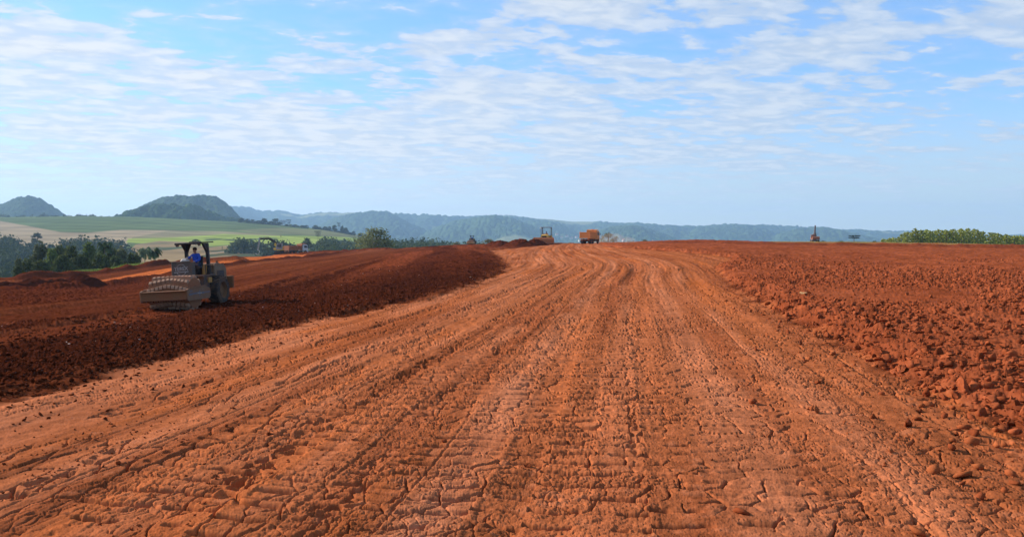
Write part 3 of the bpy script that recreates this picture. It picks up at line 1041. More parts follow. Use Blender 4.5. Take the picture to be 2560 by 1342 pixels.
def lone_clod(px, py, size, col, label, name='soil_clod', cat='soil clod', flat=1.0):
    x, y = hit(px, py)
    v = clod_shape(ICO3, int(px * 7 + py)) * size
    n3 = fbm(v[:, 0] * 14 + px, v[:, 1] * 14 + v[:, 2] * 11, 3, 7)
    v *= (1 + 0.16 * n3)[:, None]
    v[:, 2] *= flat
    o = mesh_np(name, v, ICO3[1], M['soil'], None, np.repeat(np.asarray(col)[None], len(v), 0), False)
    o.location = (x, y, zlook(x, y) + size * 0.45 * flat)
    o.rotation_euler = (0, 0, px)
    return tag(o, label, cat)


lone_clod(1962, 776, 0.26, C_CLOD, 'big rough soil clod jutting over the road beside the pale stone')
lone_clod(1985, 771, 0.20, C_CLOD, 'soil clod wedged between the big rough clod and the pale stone')
lone_clod(2190, 896, 0.15, C_CLOD, 'dark block of soil at the field edge halfway down its border')
lone_clod(2255, 935, 0.14, C_CLOD2, 'lumpy soil block just below the dark block at the field edge')
lone_clod(2318, 993, 0.07, C_CLOD, 'single rounded soil clod lying alone on the smooth road shoulder')
lone_clod(2512, 1057, 0.06, C_CLOD, 'small upright soil clod with a long shadow by the right picture edge')
lone_clod(2410, 1000, 0.10, C_CLOD2, 'soil clod at the foot of the field, right of the lone rounded one')
lone_clod(1318, 1166, 0.05, C_BROWN, 'dark fist sized clod standing in the middle of the cracked road')
lone_clod(2005, 753, 0.14, (0.55, 0.34, 0.16), 'pale yellowish stone lying on the red clods near the road', 'stone', 'stone', 0.6)
lone_clod(2045, 960 - 3, 0.05, C_CLOD, 'small clod on the road shoulder below the field edge')

# ------------------------------------------------------------------ dumped heaps
def heap(px, py, d, w, h, seed, label, col, cat='soil heap', grp=None):
    x, y = (px - CX) / F * d, d
    g = zlook(x, y)
    na, nr = 72, 34
    a = np.linspace(0, 2 * np.pi, na, endpoint=False)
    q = np.linspace(0, 1, nr) ** 0.9
    A_, Q_ = np.meshgrid(a, q)
    lob = 1 + 0.22 * vnoise(np.cos(A_) * 1.3 + seed, np.sin(A_) * 1.3, seed)
    xx, yy = np.cos(A_) * Q_ * w / 2 * lob, np.sin(A_) * Q_ * w * 0.42 * lob
    prof = np.clip(1 - Q_, 0, 1) ** 0.85
    prof = np.where(Q_ < 0.22, 0.80 + 0.10 * (0.22 - Q_) / 0.22, prof)
    zz_ = h * prof * (1 + 0.28 * fbm(xx * 1.1 + seed, yy * 1.1, 3, seed)) + h * 0.10 * fbm(xx * 3.5, yy * 3.5 + seed, 3, seed + 5) * (1 - Q_ ** 4)
    zz_ -= 0.25 * Q_ ** 6
    f1, _, ra, _, _, _ = voronoi(xx / 0.45, yy / 0.45, seed)
    zz_ += 0.10 * np.sqrt(np.clip(1 - (f1 / 0.6) ** 2, 0, 1)) * ra
    idx = np.arange(nr * na).reshape(nr, na)
    fx = np.stack([idx[:-1], np.roll(idx, -1, 1)[:-1], np.roll(idx, -1, 1)[1:], idx[1:]], -1).reshape(-1, 4)[:, ::-1]
    c = np.asarray(col)[None] * (1 + 0.3 * fbm(xx.ravel() * 2, yy.ravel() * 2, 3, seed + 9))[:, None]
    o = mesh_np('soil_heap', np.stack([xx.ravel(), yy.ravel(), zz_.ravel()], -1), fx, M['soil'], None, c, False)
    o.location = (x, y, g)
    return tag(o, label, cat, grp)


G1 = 'soil heaps tipped beside the bulldozer'
heap(1252, 0, 150, 6.8, 1.30, 3, 'leftmost dark soil heap of the three tipped beside the bulldozer', C_MOIST_AND_SHADE, grp=G1)
heap(1300, 0, 146, 7.6, 1.55, 4, 'middle and tallest dark soil heap of the three beside the bulldozer', C_MOIST_AND_SHADE, grp=G1)
heap(1338, 0, 149, 5.6, 1.35, 5, 'dark soil heap right in front of the bulldozer blade', C_MOIST_AND_SHADE, grp=G1)
G2 = 'dark soil heaps along the left bank'
HC = C_MOIST * 1.25
heap(14, 0, 66, 4.4, 0.55, 11, 'low soil heap cut off by the left picture edge', HC, grp=G2)
heap(88, 0, 68, 4.6, 0.85, 12, 'peaked dark soil heap second from the left picture edge', HC, grp=G2)
heap(142, 0, 70, 3.6, 0.85, 13, 'steep dark soil heap between the peaked one and the broad one', HC, grp=G2)
heap(198, 0, 72, 4.6, 0.85, 14, 'broad dark soil heap nearest to the pale strip on the left', HC, grp=G2)
heap(1745, 0, 236, 8.5, 0.55, 21, 'low distant soil heap on the skyline right of the truck', C_BROWN)

# ------------------------------------------------------------------ valley floor and fields
_LC = []                                             # px, distance, py
for d, pys in ((150, (760, 760, 760, 745, 735, 700, 660, 635, 632, 640)), (300, (722, 722, 720, 712, 690, 655, 632, 617, 615, 622)),
               (420, (688, 688, 684, 672, 652, 640, 624, 615, 613, 618)), (560, (655, 652, 648, 640, 636, 632, 620, 613, 611, 614)), (720, (626, 622, 616, 618, 624, 628, 618, 612, 610, 612)),
               (900, (600, 598, 594, 600, 612, 622, 617, 611, 609, 610)), (1150, (566, 566, 566, 578, 594, 616, 616, 610, 608, 608)), (1500, (542, 542, 541, 553, 572, 606, 614, 609, 607, 606)),
               (1900, (552, 552, 552, 564, 584, 608, 613, 609, 606, 605)), (2600, (566, 566, 566, 575, 590, 606, 610, 608, 605, 604)), (4200, (585, 585, 585, 588, 593, 602, 605, 605, 603, 602)), (9500, (592, 592, 592, 593, 594, 596, 597, 597, 597, 597))):
    for px, py in zip((-500, 0, 280, 560, 800, 1000, 1250, 1700, 2100, 2700), pys):
        _LC.append((px, d, py))
_LC = np.array(_LC, float)
_LPX = np.array((-500, 0, 280, 560, 800, 1000, 1250, 1700, 2100, 2700), float)
_LD = np.unique(_LC[:, 1])
_LT = np.array([[[q[2] for q in _LC if q[0] == p and q[1] == d][0] for p in _LPX] for d in _LD])


def _cub(ax, tab, x):
    """smooth interpolation of table rows along an axis"""
    fi = np.interp(x, ax, np.arange(len(ax)))
    i = np.clip(fi.astype(int), 0, len(ax) - 2)
    t = fi - i
    i0, i3 = np.maximum(i - 1, 0), np.minimum(i + 2, len(ax) - 1)
    return i0, i, i + 1, i3, t


def _cr(p0, p1, p2, p3, t):
    return 0.5 * (2 * p1 + (p2 - p0) * t + (2 * p0 - 5 * p1 + 4 * p2 - p3) * t * t + (3 * p1 - p0 - 3 * p2 + p3) * t ** 3)


def land_py(px, d):
    a0, a1, a2, a3, t = _cub(_LPX, None, px)
    b0, b1, b2, b3, s = _cub(np.log(_LD), None, np.log(d))
    rows = [_cr(_LT[b, a0], _LT[b, a1], _LT[b, a2], _LT[b, a3], t) for b in (b0, b1, b2, b3)]
    return _cr(rows[0], rows[1], rows[2], rows[3], s)


def land_z(x, y):
    d = np.maximum(y, 60)
    px = CX + x / d * F
    py = land_py(np.clip(px, -500, 2700), np.clip(d, 150, 9500))
    z = EYE - (py - HOR) / F * d
    return z + fbm(x * 0.006, y * 0.006, 3, 201) * np.clip(d * 0.0022, 0, 4)


lpx = np.concatenate([np.linspace(-1500, -160, 60), np.arange(-150, 1300, 2.2), np.linspace(1302, 2700, 260), np.linspace(2710, 4200, 40)])
ld = np.concatenate([np.exp(np.linspace(math.log(130), math.log(1650), 330)), np.exp(np.linspace(math.log(1670), math.log(12000), 80))])
LP, LD_ = np.meshgrid(lpx, ld)
LX, LY = (LP - CX) / F * LD_, LD_
LZ = land_z(LX, LY)
SX, SY = LP, HOR + F * (EYE - LZ) / LD_              # where each spot of land lies in the photograph: used to lay out the field plots
fl = lambda pts: np.array(pts, float)
gcol = np.array((0.155, 0.205, 0.058))
c = np.repeat(np.array((0.115, 0.14, 0.05))[None], LX.size, 0)
sx, sy, dd_ = SX.ravel(), SY.ravel(), LD_.ravel()
lx, ly = LX.ravel(), LY.ravel()
wx = sx + 5 * fbm(lx * 0.01, ly * 0.01, 3, 211)
wy = sy + 1.6 * fbm(lx * 0.008, ly * 0.008, 3, 212)
PLOTS = [(fl([(-700, 530), (1100, 530), (1100, 640), (330, 640), (300, 610), (-700, 610)]), (0.125, 0.165, 0.062)),
         (fl([(-200, 553), (0, 553), (40, 560), (90, 569), (150, 580), (215, 582), (300, 575), (420, 576), (520, 582), (520, 590), (330, 594), (300, 640), (-200, 640)]), (0.38, 0.29, 0.17)),
         (fl([(330, 594), (420, 577), (560, 579), (700, 588), (720, 596), (560, 600), (330, 605)]), (0.27, 0.23, 0.12)),
         (fl([(318, 597), (430, 594), (560, 585), (700, 590), (900, 592), (900, 612), (760, 612), (600, 610), (480, 618), (318, 606)]), (0.30, 0.36, 0.07)),
         (fl([(300, 640), (340, 612), (400, 603), (470, 605), (520, 618), (580, 613), (640, 612), (680, 640), (600, 720), (300, 720)]), (0.30, 0.21, 0.105)),
         (fl([(-200, 655), (60, 655), (150, 690), (150, 740), (-200, 740)]), (0.22, 0.24, 0.11)),
         (fl([(590, 575), (700, 568), (880, 578), (960, 590), (900, 594), (760, 588), (640, 584)]), (0.20, 0.20, 0.085)),
         (fl([(700, 620), (860, 606), (980, 604), (980, 640), (700, 640)]), (0.15, 0.15, 0.075))]
for pl, pc in PLOTS:
    w = sst(-1.2, 1.2, sdf(wx, wy, pl))
    c = lerp(c, np.array(pc) * 0.68, w[:, None])
c = c * (1 + 0.30 * fbm(lx * 0.012, ly * 0.02, 4, 213) + 0.16 * fbm(lx * 0.05, ly * 0.006, 3, 214) + 0.10 * np.sin((lx * 0.35 + ly) * 0.10 + 4 * fbm(lx * .004, ly * .004, 2, 218)))[:, None]
wood_ = sst(0.22, 0.34, fbm(lx * 0.03, ly * 0.012, 4, 219)) * sst(585, 600, sy) * sst(330, 420, sx) * sst(300, 400, dd_)
c = lerp(c, np.array((0.035, 0.05, 0.024)), (0.85 * wood_)[:, None])
trk = np.exp(-((wy - np.interp(sx, [520, 580, 640, 700], [634, 626, 618, 622])) / 1.0) ** 2) * (sx > 520) * (sx < 690)
c = lerp(c, np.array((0.30, 0.24, 0.17)), (0.7 * trk)[:, None])
dark_ = sst(0.12, 0.5, fbm(lx * 0.02, ly * 0.014, 4, 215)) * sst(600, 612, sy) * sst(300, 420, sx)
c = lerp(c, np.array((0.06, 0.08, 0.04)), (0.7 * dark_)[:, None])
farw = sst(1700, 2600, dd_)
c = lerp(c, np.array((0.05, 0.07, 0.03)) * (1 + 0.5 * fbm(lx * .01, ly * .004, 3, 216))[:, None], farw[:, None])
pale = farw * sst(0.25, 0.5, fbm(lx * 0.006, ly * 0.002, 4, 217)) * sst(1200, 1300, sx)
c = lerp(c, np.array((0.30, 0.24, 0.16)), (0.6 * pale)[:, None])
idx = np.arange(LX.size).reshape(LX.shape)
fq = np.stack([idx[:-1, :-1], idx[:-1, 1:], idx[1:, 1:], idx[1:, :-1]], -1).reshape(-1, 4)
tag(mesh_np('terrain', np.stack([lx, ly, LZ.ravel()], -1), fq, M['field'], None, c, True), kind='structure')


# ------------------------------------------------------------------ hills
def hill(name, D, sil, depth, rows, crown, amp, col, base=None, patches=None, step=1.2, seed=0, spur=0.0):
    """a ridge at distance D whose crest follows the given photograph outline; both flanks are real"""
    sil = np.array(sil, float)
    px = np.arange(sil[0, 0], sil[-1, 0] + 0.1, step)
    top = np.interp(px, sil[:, 0], sil[:, 1])
    ker = np.hanning(int(22 / step) | 1)
    ker /= ker.sum()
    tp = np.pad(top, len(ker) // 2, mode='edge')
    top = np.convolve(tp, ker, 'valid')[:len(px)]
    s = np.concatenate([np.linspace(-1, 0, rows), np.linspace(0.06, 1, rows // 4)])
    PX, S_ = np.meshgrid(px, s)
    D_ = D + S_ * depth + 0 * PX
    D_ = D_ + spur * depth * fbm(PX * 0.016, PX * 0 + 3, 2, seed) * (1 - np.abs(S_))
    xw, yw = (PX - CX) / F * D_, D_
    zt = EYE - (np.repeat(top[None], len(s), 0) - HOR) / F * D
    zb = (EYE - (610 - HOR) / F * D if base is None else base) - 12
    prof = np.where(S_ < 0, 1 - np.abs(S_) ** 1.35, 1 - np.abs(S_) ** 1.6)
    gul = fbm(xw * 3.2 / depth, yw * 0.8 / depth, 4, seed + 3)
    zz_ = zb + np.maximum(zt - zb, 0) * np.clip(prof + (0.28 if D > 3000 else 0.40) * gul * np.sin(np.pi * np.clip(np.abs(S_), 0, 1)), 0, 1.02)
    f1, f2, ra, rb, _, _ = voronoi(xw / crown, yw / crown, seed + 7)
    bump = np.sqrt(np.clip(1 - (f1 / 0.75) ** 2, 0, 1)) * (0.35 + 0.65 * ra)
    cl = 1.0 if patches is None else (1 - patches(PX, S_, xw, yw))
    zz_ = zz_ + (bump - 0.5) * amp * cl * np.clip(1.2 - np.abs(S_) ** 6, 0, 1) + (0.6 if D > 3000 else 0.3) * amp * fbm(xw / crown * 0.23, yw / crown * 0.23, 3, seed + 9) * cl
    cc = np.asarray(col)[None] * (0.8 + 0.5 * ra.ravel()[:, None] + 0.35 * fbm(xw.ravel() / crown * 0.12, yw.ravel() / crown * 0.12, 3, seed + 11)[:, None])
    if patches is not None:
        cc = lerp(cc, np.array((0.22, 0.22, 0.09)), (1 - cl).ravel()[:, None] * 0.85)
    idx = np.arange(PX.size).reshape(PX.shape)
    fq = np.stack([idx[:-1, :-1], idx[:-1, 1:], idx[1:, 1:], idx[1:, :-1]], -1).reshape(-1, 4)
    return tag(mesh_np(name, np.stack([xw.ravel(), yw.ravel(), zz_.ravel()], -1), fq, M['canopy'], None, np.clip(cc, 0.01, 0.6), False), kind='structure')


WOODC = (0.036, 0.060, 0.024)


def pasture(thr, top):
    def f(PX, S_, xw, yw):
        return sst(thr, thr + 0.15, fbm(xw * 0.0022, yw * 0.0030, 3, 77) + (0.25 * sst(-0.35, -0.02, S_) if top else 0))
    return f


hill('hills', 6200, [(-600, 560), (-200, 548), (200, 545), (520, 530), (575, 519), (620, 517), (650, 526), (700, 524), (716, 528), (745, 535), (800, 533), (880, 532), (985, 538), (1030, 538),
                     (1090, 540), (1150, 541), (1230, 538), (1290, 542), (1340, 546), (1400, 551), (1425, 553), (1460, 553), (1500, 556), (1545, 560), (1600, 562), (1650, 567), (1700, 568), (1780, 565),
                     (1870, 563), (1920, 564), (1960, 566), (2050, 568), (2090, 574), (2140, 573), (2180, 578), (2240, 578), (2300, 581), (2560, 588), (2900, 580), (3300, 590)],
     1500, 70, 42, 22, WOODC, patches=pasture(0.30, True), step=1.6, seed=300, spur=0.25)
hill('hills', 4900, [(760, 600), (800, 562), (850, 541), (890, 530), (930, 528), (970, 532), (1000, 545), (1040, 566), (1090, 590), (1130, 604)], 900, 60, 30, 18, WOODC, seed=310)
hill('hills', 4700, [(1000, 606), (1050, 590), (1090, 572), (1130, 556), (1180, 545), (1240, 540), (1285, 550), (1330, 566), (1380, 590), (1410, 606)], 900, 60, 30, 18, WOODC, patches=pasture(0.36, False), seed=320)
hill('hills', 5200, [(1230, 600), (1280, 562), (1330, 549), (1380, 556), (1410, 566), (1440, 581), (1475, 598), (1500, 608)], 800, 50, 32, 18, WOODC, seed=330)
hill('hills', 4600, [(1430, 606), (1470, 588), (1510, 572), (1550, 565), (1580, 566), (1620, 574), (1660, 588), (1700, 600), (1730, 610)], 800, 50, 30, 17, WOODC, patches=pasture(0.40, False), seed=340)
hill('hills', 5400, [(1650, 612), (1700, 592), (1740, 572), (1800, 567), (1870, 565), (1910, 573), (1950, 588), (1990, 604)], 800, 50, 34, 18, WOODC, seed=350)
hill('hills', 5000, [(1900, 612), (1960, 582), (2010, 571), (2060, 569), (2110, 578), (2160, 590), (2230, 606)], 800, 50, 34, 18, WOODC, seed=360)
hill('forested_hill', 2700, [(-420, 560), (-260, 545), (-130, 530), (-50, 522), (0, 513), (25, 501), (55, 492), (72, 489), (95, 494), (112, 505), (130, 516), (148, 528), (166, 541), (190, 552), (230, 566)], 430, 120, 14, 11, (0.036, 0.058, 0.024), seed=370)
hill('forested_hill', 2550, [(270, 560), (300, 540), (335, 524), (372, 507), (405, 495), (450, 490), (500, 491), (540, 496), (560, 506), (578, 522), (595, 540), (618, 556), (650, 574)], 430, 120, 14, 11, (0.036, 0.058, 0.024), seed=380)
hill('wooded_knoll', 1780, [(268, 556), (288, 542), (320, 526), (350, 518), (385, 512), (425, 511), (455, 515), (478, 513), (510, 524), (545, 538), (585, 548), (640, 556), (690, 566)], 190, 110, 12, 11, (0.030, 0.052, 0.020), seed=390, base=22)

# ------------------------------------------------------------------ plants
def leaf_cloud(blobs, n, size, col_a, col_b, seed, up=0.35, shell=0.45):
    """leaf sprays spread through a set of ellipsoid clumps: returns vertices, quads, colours"""
    g = np.random.default_rng(seed)
    B = np.array(blobs, float)                       # x y z rx ry rz
    w = B[:, 3] * B[:, 4] * B[:, 5]
    k = g.choice(len(B), n, p=w ** 0.8 / (w ** 0.8).sum())
    d = g.normal(size=(n, 3))
    d /= np.linalg.norm(d, axis=1)[:, None]
    rr_ = g.uniform(0, 1, n) ** shell
    wobble = 1 + 0.25 * g.normal(size=n)
    p = B[k, :3] + d * B[k, 3:] * (rr_ * wobble)[:, None]
    nrm = d * 0.6 + g.normal(size=(n, 3)) * 0.7 + np.array((0, 0, up))
    nrm /= np.linalg.norm(nrm, axis=1)[:, None]
    t = np.cross(nrm, g.normal(size=(n, 3)))
    t /= np.linalg.norm(t, axis=1)[:, None] + 1e-9
    b = np.cross(nrm, t)
    s = size * g.uniform(0.6, 1.4, n)[:, None]
    asp = g.uniform(0.45, 0.9, n)[:, None]
    v = np.stack([p - t * s - b * s * asp * 0.4, p + t * s * 0.3 - b * s * asp, p + t * s + b * s * asp * 0.3, p - t * s * 0.2 + b * s * asp], 1)
    clump = g.uniform(0, 1, len(B))[k]
    tt = np.clip(0.55 * clump + 0.45 * g.uniform(0, 1, n), 0, 1)[:, None]
    c = np.asarray(col_a) * (1 - tt) + np.asarray(col_b) * tt
    return v.reshape(-1, 3), np.arange(n * 4).reshape(n, 4), np.repeat(c, 4, 0)


def tubes(paths, n=7):
    """tapered limbs: each path is a list of (point, radius)"""
    V_, F_ = [], []
    for path in paths:
        b0 = len(V_)
        for i, (p, r_) in enumerate(path):
            p = Vector(p)
            q0 = Vector(path[max(i - 1, 0)][0])
            q1 = Vector(path[min(i + 1, len(path) - 1)][0])
            z = (q1 - q0).normalized()
            x = z.orthogonal().normalized()
            y = z.cross(x)
            for k in range(n):
                a = 2 * math.pi * k / n
                V_.append(p + (x * math.cos(a) + y * math.sin(a)) * r_)
        for i in range(len(path) - 1):
            for k in range(n):
                F_.append((b0 + i * n + k, b0 + i * n + (k + 1) % n, b0 + (i + 1) * n + (k + 1) % n, b0 + (i + 1) * n + k))
    return np.array([v[:] for v in V_]), np.array(F_)


def broad_proto(seed, H=10.0, Wd=7.0, low=0.12, nblob=15, nleaf=3600, leaf=0.30, ca=(0.036, 0.050, 0.013), cb=(0.10, 0.115, 0.028), bark='bark', shape=0.0):
    g = random.Random(seed)
    blobs, limbs = [], []
    trunk = [((0, 0, -2.0), 0.30), ((0.05, 0, H * 0.15), 0.22), ((0.1 * g.uniform(-1, 1), 0.1, H * 0.4), 0.17), ((0.2 * g.uniform(-1, 1), 0.2, H * 0.72), 0.09), ((0, 0.1, H * 0.9), 0.03)]
    for i in range(nblob):
        t = i / (nblob - 1)
        z = H * (low + (0.90 - low) * t)
        rad_ = Wd / 2 * (math.sin(math.pi * (0.18 + 0.72 * t)) ** 0.8) * (1 - shape * t)
        a = i * 2.4 + g.uniform(-0.5, 0.5)
        q = rad_ * g.uniform(0.35, 0.78)
        s = Wd * g.uniform(0.17, 0.27) * (1 - 0.35 * t)
        c = (q * math.cos(a), q * math.sin(a), z + g.uniform(-0.05, 0.05) * H)
        blobs.append((*c, s, s, s * g.uniform(0.65, 0.95)))
        limbs.append([((0.05, 0.05, H * (low * 0.6 + 0.45 * t)), 0.08), ((c[0] * 0.5, c[1] * 0.5, c[2] - 0.06 * H), 0.05), (c, 0.02)])
    blobs.append((0, 0, H * 0.88, Wd * .2, Wd * .2, H * .12))
    crown = leaf_cloud(blobs, nleaf, leaf, ca, cb, seed)
    return dict(kind='broad', crown=crown, trunk=tubes([trunk] + limbs), bark=bark, H=H, W=Wd)


def palm_proto(seed, H=9.0, ca=(0.05, 0.085, 0.03), cb=(0.10, 0.14, 0.05)):
    g = np.random.default_rng(seed)
    V_, C_ = [], []
    top = np.array((0.25, 0.1, H - 1.2))
    for f in range(20):
        a = f * 2.39996 + g.uniform(-0.2, 0.2)
        rise = g.uniform(-0.15, 1.15)
        L = g.uniform(2.2, 3.0)
        hd = np.array((math.cos(a), math.sin(a), 0))
        pts = []
        for i in range(13):
            t = i / 12
            pts.append(top + hd * L * (t * (1 - 0.25 * t * t)) + np.array((0, 0, L * (rise * 0.95 * t - (0.42 + 0.45 * rise) * t * t))))
        sd = np.cross(hd, (0, 0, 1))
        tt = g.uniform(0, 1)
        for i in range(1, 12):
            for sgn in (-1, 1):
                for off in (0.0, 0.5):
                    p = pts[i] * (1 - off) + pts[i + 1] * off
                    fw = pts[i + 1] - pts[i]
                    fw = fw / np.linalg.norm(fw)
                    ln = 0.75 * math.sin(math.pi * (0.12 + 0.80 * i / 12)) * g.uniform(0.8, 1.2)
                    e = p + sd * sgn * ln * 0.75 + fw * ln * 0.35 + np.array((0, 0, -ln * 0.35))
                    wv = fw * 0.09
                    V_ += [p - wv, p + wv, e + wv * 0.3, e - wv * 0.3]
                    c = np.array(ca) * (1 - tt) + np.array(cb) * tt
                    C_ += [c * g.uniform(0.85, 1.15)] * 4
    n = len(V_) // 4
    return dict(kind='palm', crown=(np.array(V_), np.arange(n * 4).reshape(n, 4), np.array(C_)),
                trunk=tubes([[((0, 0, -3), 0.17), ((0.1, 0.0, H * 0.4), 0.14), (tuple(top), 0.11)]]), bark='bark_pale', H=H, W=5.2)


def araucaria_proto(seed, H=11.0, Wd=8.0, tiers=3):
    g = random.Random(seed)
    blobs, limbs = [], [[((0, 0, -2), 0.25), ((0, 0, H * 0.6), 0.18), ((0, 0, H * 0.97), 0.08)]]
    for t in range(tiers):
        z = H * (0.97 - 0.17 * t)
        rr_ = Wd / 2 * (1.0 - 0.16 * t)
        for k in range(9):
            a = k * 2 * math.pi / 9 + t * 0.4
            q = rr_ * g.uniform(0.72, 1.0)
            c = (q * math.cos(a), q * math.sin(a), z + g.uniform(-0.1, 0.15))
            blobs.append((*c, 0.75, 0.75, 0.30))
            limbs.append([((0, 0, z - 0.9), 0.07), ((c[0] * 0.6, c[1] * 0.6, z - 0.75), 0.05), (c, 0.03)])
        for k in range(5):
            a = k * 1.256 + t
            blobs.append((rr_ * .42 * math.cos(a), rr_ * .42 * math.sin(a), z + 0.1, 0.8, 0.8, 0.28))
    return dict(kind='arau', crown=leaf_cloud(blobs, 1100, 0.24, (0.018, 0.032, 0.014), (0.04, 0.06, 0.022), seed), trunk=tubes(limbs, 6), bark='bark', H=H, W=Wd)


def pine_proto(seed, H=9.0, Wd=4.4):
    g = random.Random(seed)
    blobs, limbs = [], [[((0, 0, -2), 0.17), ((0.05, 0, H * 0.5), 0.13), ((0, 0, H * 0.98), 0.03)]]
    for i in range(17):
        t = i / 16
        z = H * (0.24 + 0.72 * t)
        rr_ = Wd / 2 * (1 - 0.68 * t ** 1.6) * g.uniform(0.55, 1.05)
        a = i * 2.4 + g.uniform(-.4, .4)
        s = 0.55 + 0.35 * (1 - t)
        c = (rr_ * 0.75 * math.cos(a), rr_ * 0.75 * math.sin(a), z)
        blobs.append((*c, s, s, s * 0.62))
        limbs.append([((0, 0, z - 0.4), 0.045), (c, 0.015)])
    blobs.append((0, 0, H * 0.94, 0.35, 0.35, 0.6))
    return dict(kind='pine', crown=leaf_cloud(blobs, 2000, 0.20, (0.19, 0.22, 0.035), (0.42, 0.42, 0.075), seed, up=0.1), trunk=tubes(limbs, 6), bark='bark', H=H, W=Wd)


PROTO = {}


def proto(key, maker):
    if key not in PROTO:
        PROTO[key] = maker()
    return PROTO[key]


def ground_at(x, y):
    zl = float(land_z(np.array([x]), np.array([y]))[0])
    if math.hypot(x, y) < 322:
        return max(zlook(x, y), zl)
    return zl


def plant(name, key, maker, px, top, wpx, d, label, cat='tree', group=None, ry=None, vis=None):
    """a tree whose top reaches the given photograph height when seen from the viewer's place, standing on the land there"""
    p = proto(key, maker)
    x, y = (px - CX) / F * d, d
    g = ground_at(x, y)
    zt = EYE - (top - HOR) / F * d
    H = max(zt - g, 1.2)
    if vis:
        H = vis / F * d
        g = zt - H
    sw = wpx / F * d / p['W'] * (1.35 if p['kind'] == 'broad' else 1.0)
    e = empty(name, (x, y, g), ry if ry is not None else px * 1.7)
    e.scale = (sw, sw, H / p['H'])
    tag(e, label, cat, group)
    if 'cm' not in p:
        v, f, c = p['crown']
        crown_name = 'fronds' if p['kind'] == 'palm' else 'crown'
        o = mesh_np(crown_name, v, f, M['leaf'], e, c)
        t = mesh_np('trunk', p['trunk'][0], p['trunk'][1], M[p['bark']], e, None, True)
        p['cm'], p['tm'] = o, t
    else:
        for src in (p['cm'], p['tm']):
            c = src.copy()
            COL.objects.link(c)
            c.parent = e
    return e


def broad(k):
    var = [dict(seed=51, Wd=6.5), dict(seed=52, Wd=7.5, nblob=13, ca=(0.04, 0.06, 0.02), cb=(0.10, 0.12, 0.035)), dict(seed=53, Wd=5.5, H=10, nblob=9, ca=(0.06, 0.075, 0.03), cb=(0.12, 0.125, 0.06)),
           dict(seed=54, Wd=7.0, ca=(0.034, 0.05, 0.015), cb=(0.085, 0.10, 0.026)), dict(seed=55, Wd=6.0, ca=(0.06, 0.095, 0.02), cb=(0.16, 0.20, 0.04))][k % 5]
    return 'broad%d' % (k % 5), (lambda: broad_proto(**var))


# grove below the left bank, tree by tree
GR = 'trees of the grove below the left bank'
for (px, top, w, d, k, lab) in [
    (46, 645, 24, 148, 2, 'pale greyish shrubby tree at the far left end of the grove'),
    (44, 663, 26, 142, 0, 'low dark bush at the left foot of the grove'),
    (100, 611, 50, 166, 2, 'tall greyish green tree with thin crown on the left of the grove'),
    (70, 648, 46, 150, 3, 'dark rounded tree in front of the tall greyish one'),
    (131, 622, 40, 158, 4, 'bright yellow green tree in the left half of the grove'),
    (106, 650, 46, 146, 3, 'dark low tree below the bright yellow green one'),
    (148, 613, 34, 170, 3, 'narrow dark green tree just right of the yellow green one'),
    (178, 612, 42, 168, 0, 'round topped dark tree in the middle of the grove'),
    (156, 640, 50, 150, 1, 'broad low tree under the round topped dark one'),
    (222, 606, 38, 166, 4, 'light green pointed tree left of the tall palm'),
    (206, 636, 52, 152, 3, 'dark spreading tree at the foot of the light green pointed one'),
    (250, 634, 50, 154, 0, 'dark tree below the tall palm'),
    (283, 620, 36, 164, 3, 'dark green tree right behind the tall palm'),
    (304, 621, 40, 160, 2, 'olive brown tree right of the tall palm'),
    (292, 644, 48, 152, 1, 'low dense tree in front of the olive brown one'),
    (328, 631, 34, 162, 0, 'small dark tree between the olive brown one and the pale palm'),
    (343, 634, 28, 166, 3, 'little dark tree touching the pale palm')]:
    key, mk = broad(k)
    plant('grove_tree', key, mk, px, top, w, d, lab, 'tree', GR)
plant('palm_tree', 'palm0', lambda: palm_proto(61), 259, 596, 48, 162, 'tall palm rising above the middle of the grove', 'palm tree')
plant('palm_tree', 'palm1', lambda: palm_proto(62, ca=(0.10, 0.14, 0.07), cb=(0.17, 0.20, 0.10)), 364, 611, 42, 168, 'pale drooping palm at the right end of the grove', 'palm tree')
plant('palm_tree', 'palm2', lambda: palm_proto(63), 384, 611, 46, 171, 'dark drooping palm, the last at the right end of the grove', 'palm tree')

# the lone eucalyptus on the skyline
EUC = broad_proto(71, H=10, Wd=9.0, low=0.10, nblob=26, nleaf=4200, leaf=0.20, ca=(0.080, 0.100, 0.036), cb=(0.23, 0.235, 0.095), bark='bark_pale', shape=0.12)
PROTO['euc'] = EUC
plant('eucalyptus_tree', 'euc', None, 938, 567, 92, 250, 'big bushy olive green tree alone on the skyline left of centre', 'tree')
plant('round_tree', 'round', lambda: broad_proto(72, H=8, Wd=8, low=0.12, nblob=14, nleaf=1800, leaf=0.22, ca=(0.10, 0.09, 0.04), cb=(0.20, 0.17, 0.08)), 1521, 582, 44, 300, 'round dusty olive tree just right of the orange tipper truck', 'tree')
plant('round_tree', 'round', None, 1612, 598, 24, 340, 'small dusty tree peeping over the crest right of the round dusty one', 'tree')
plant('round_tree', 'round', None, 1222, 597, 46, 360, 'flat olive bush peeping over the crest behind the dark heaps', 'tree')
plant('round_tree', 'round', None, 1143, 604, 30, 330, 'low bush peeping over the crest left of the distant roller', 'bush')
plant('araucaria_tree', 'arau1', lambda: araucaria_proto(82, H=7.5, Wd=6.0, tiers=2), 2135, 589, 27, 345, 'flat topped araucaria alone on the right skyline', 'tree', None, None, 26)
plant('shrub', 'broad0', None, 2186, 602, 12, 268, 'tiny dark shrub left of the pine wood', 'shrub', None, None, 9)
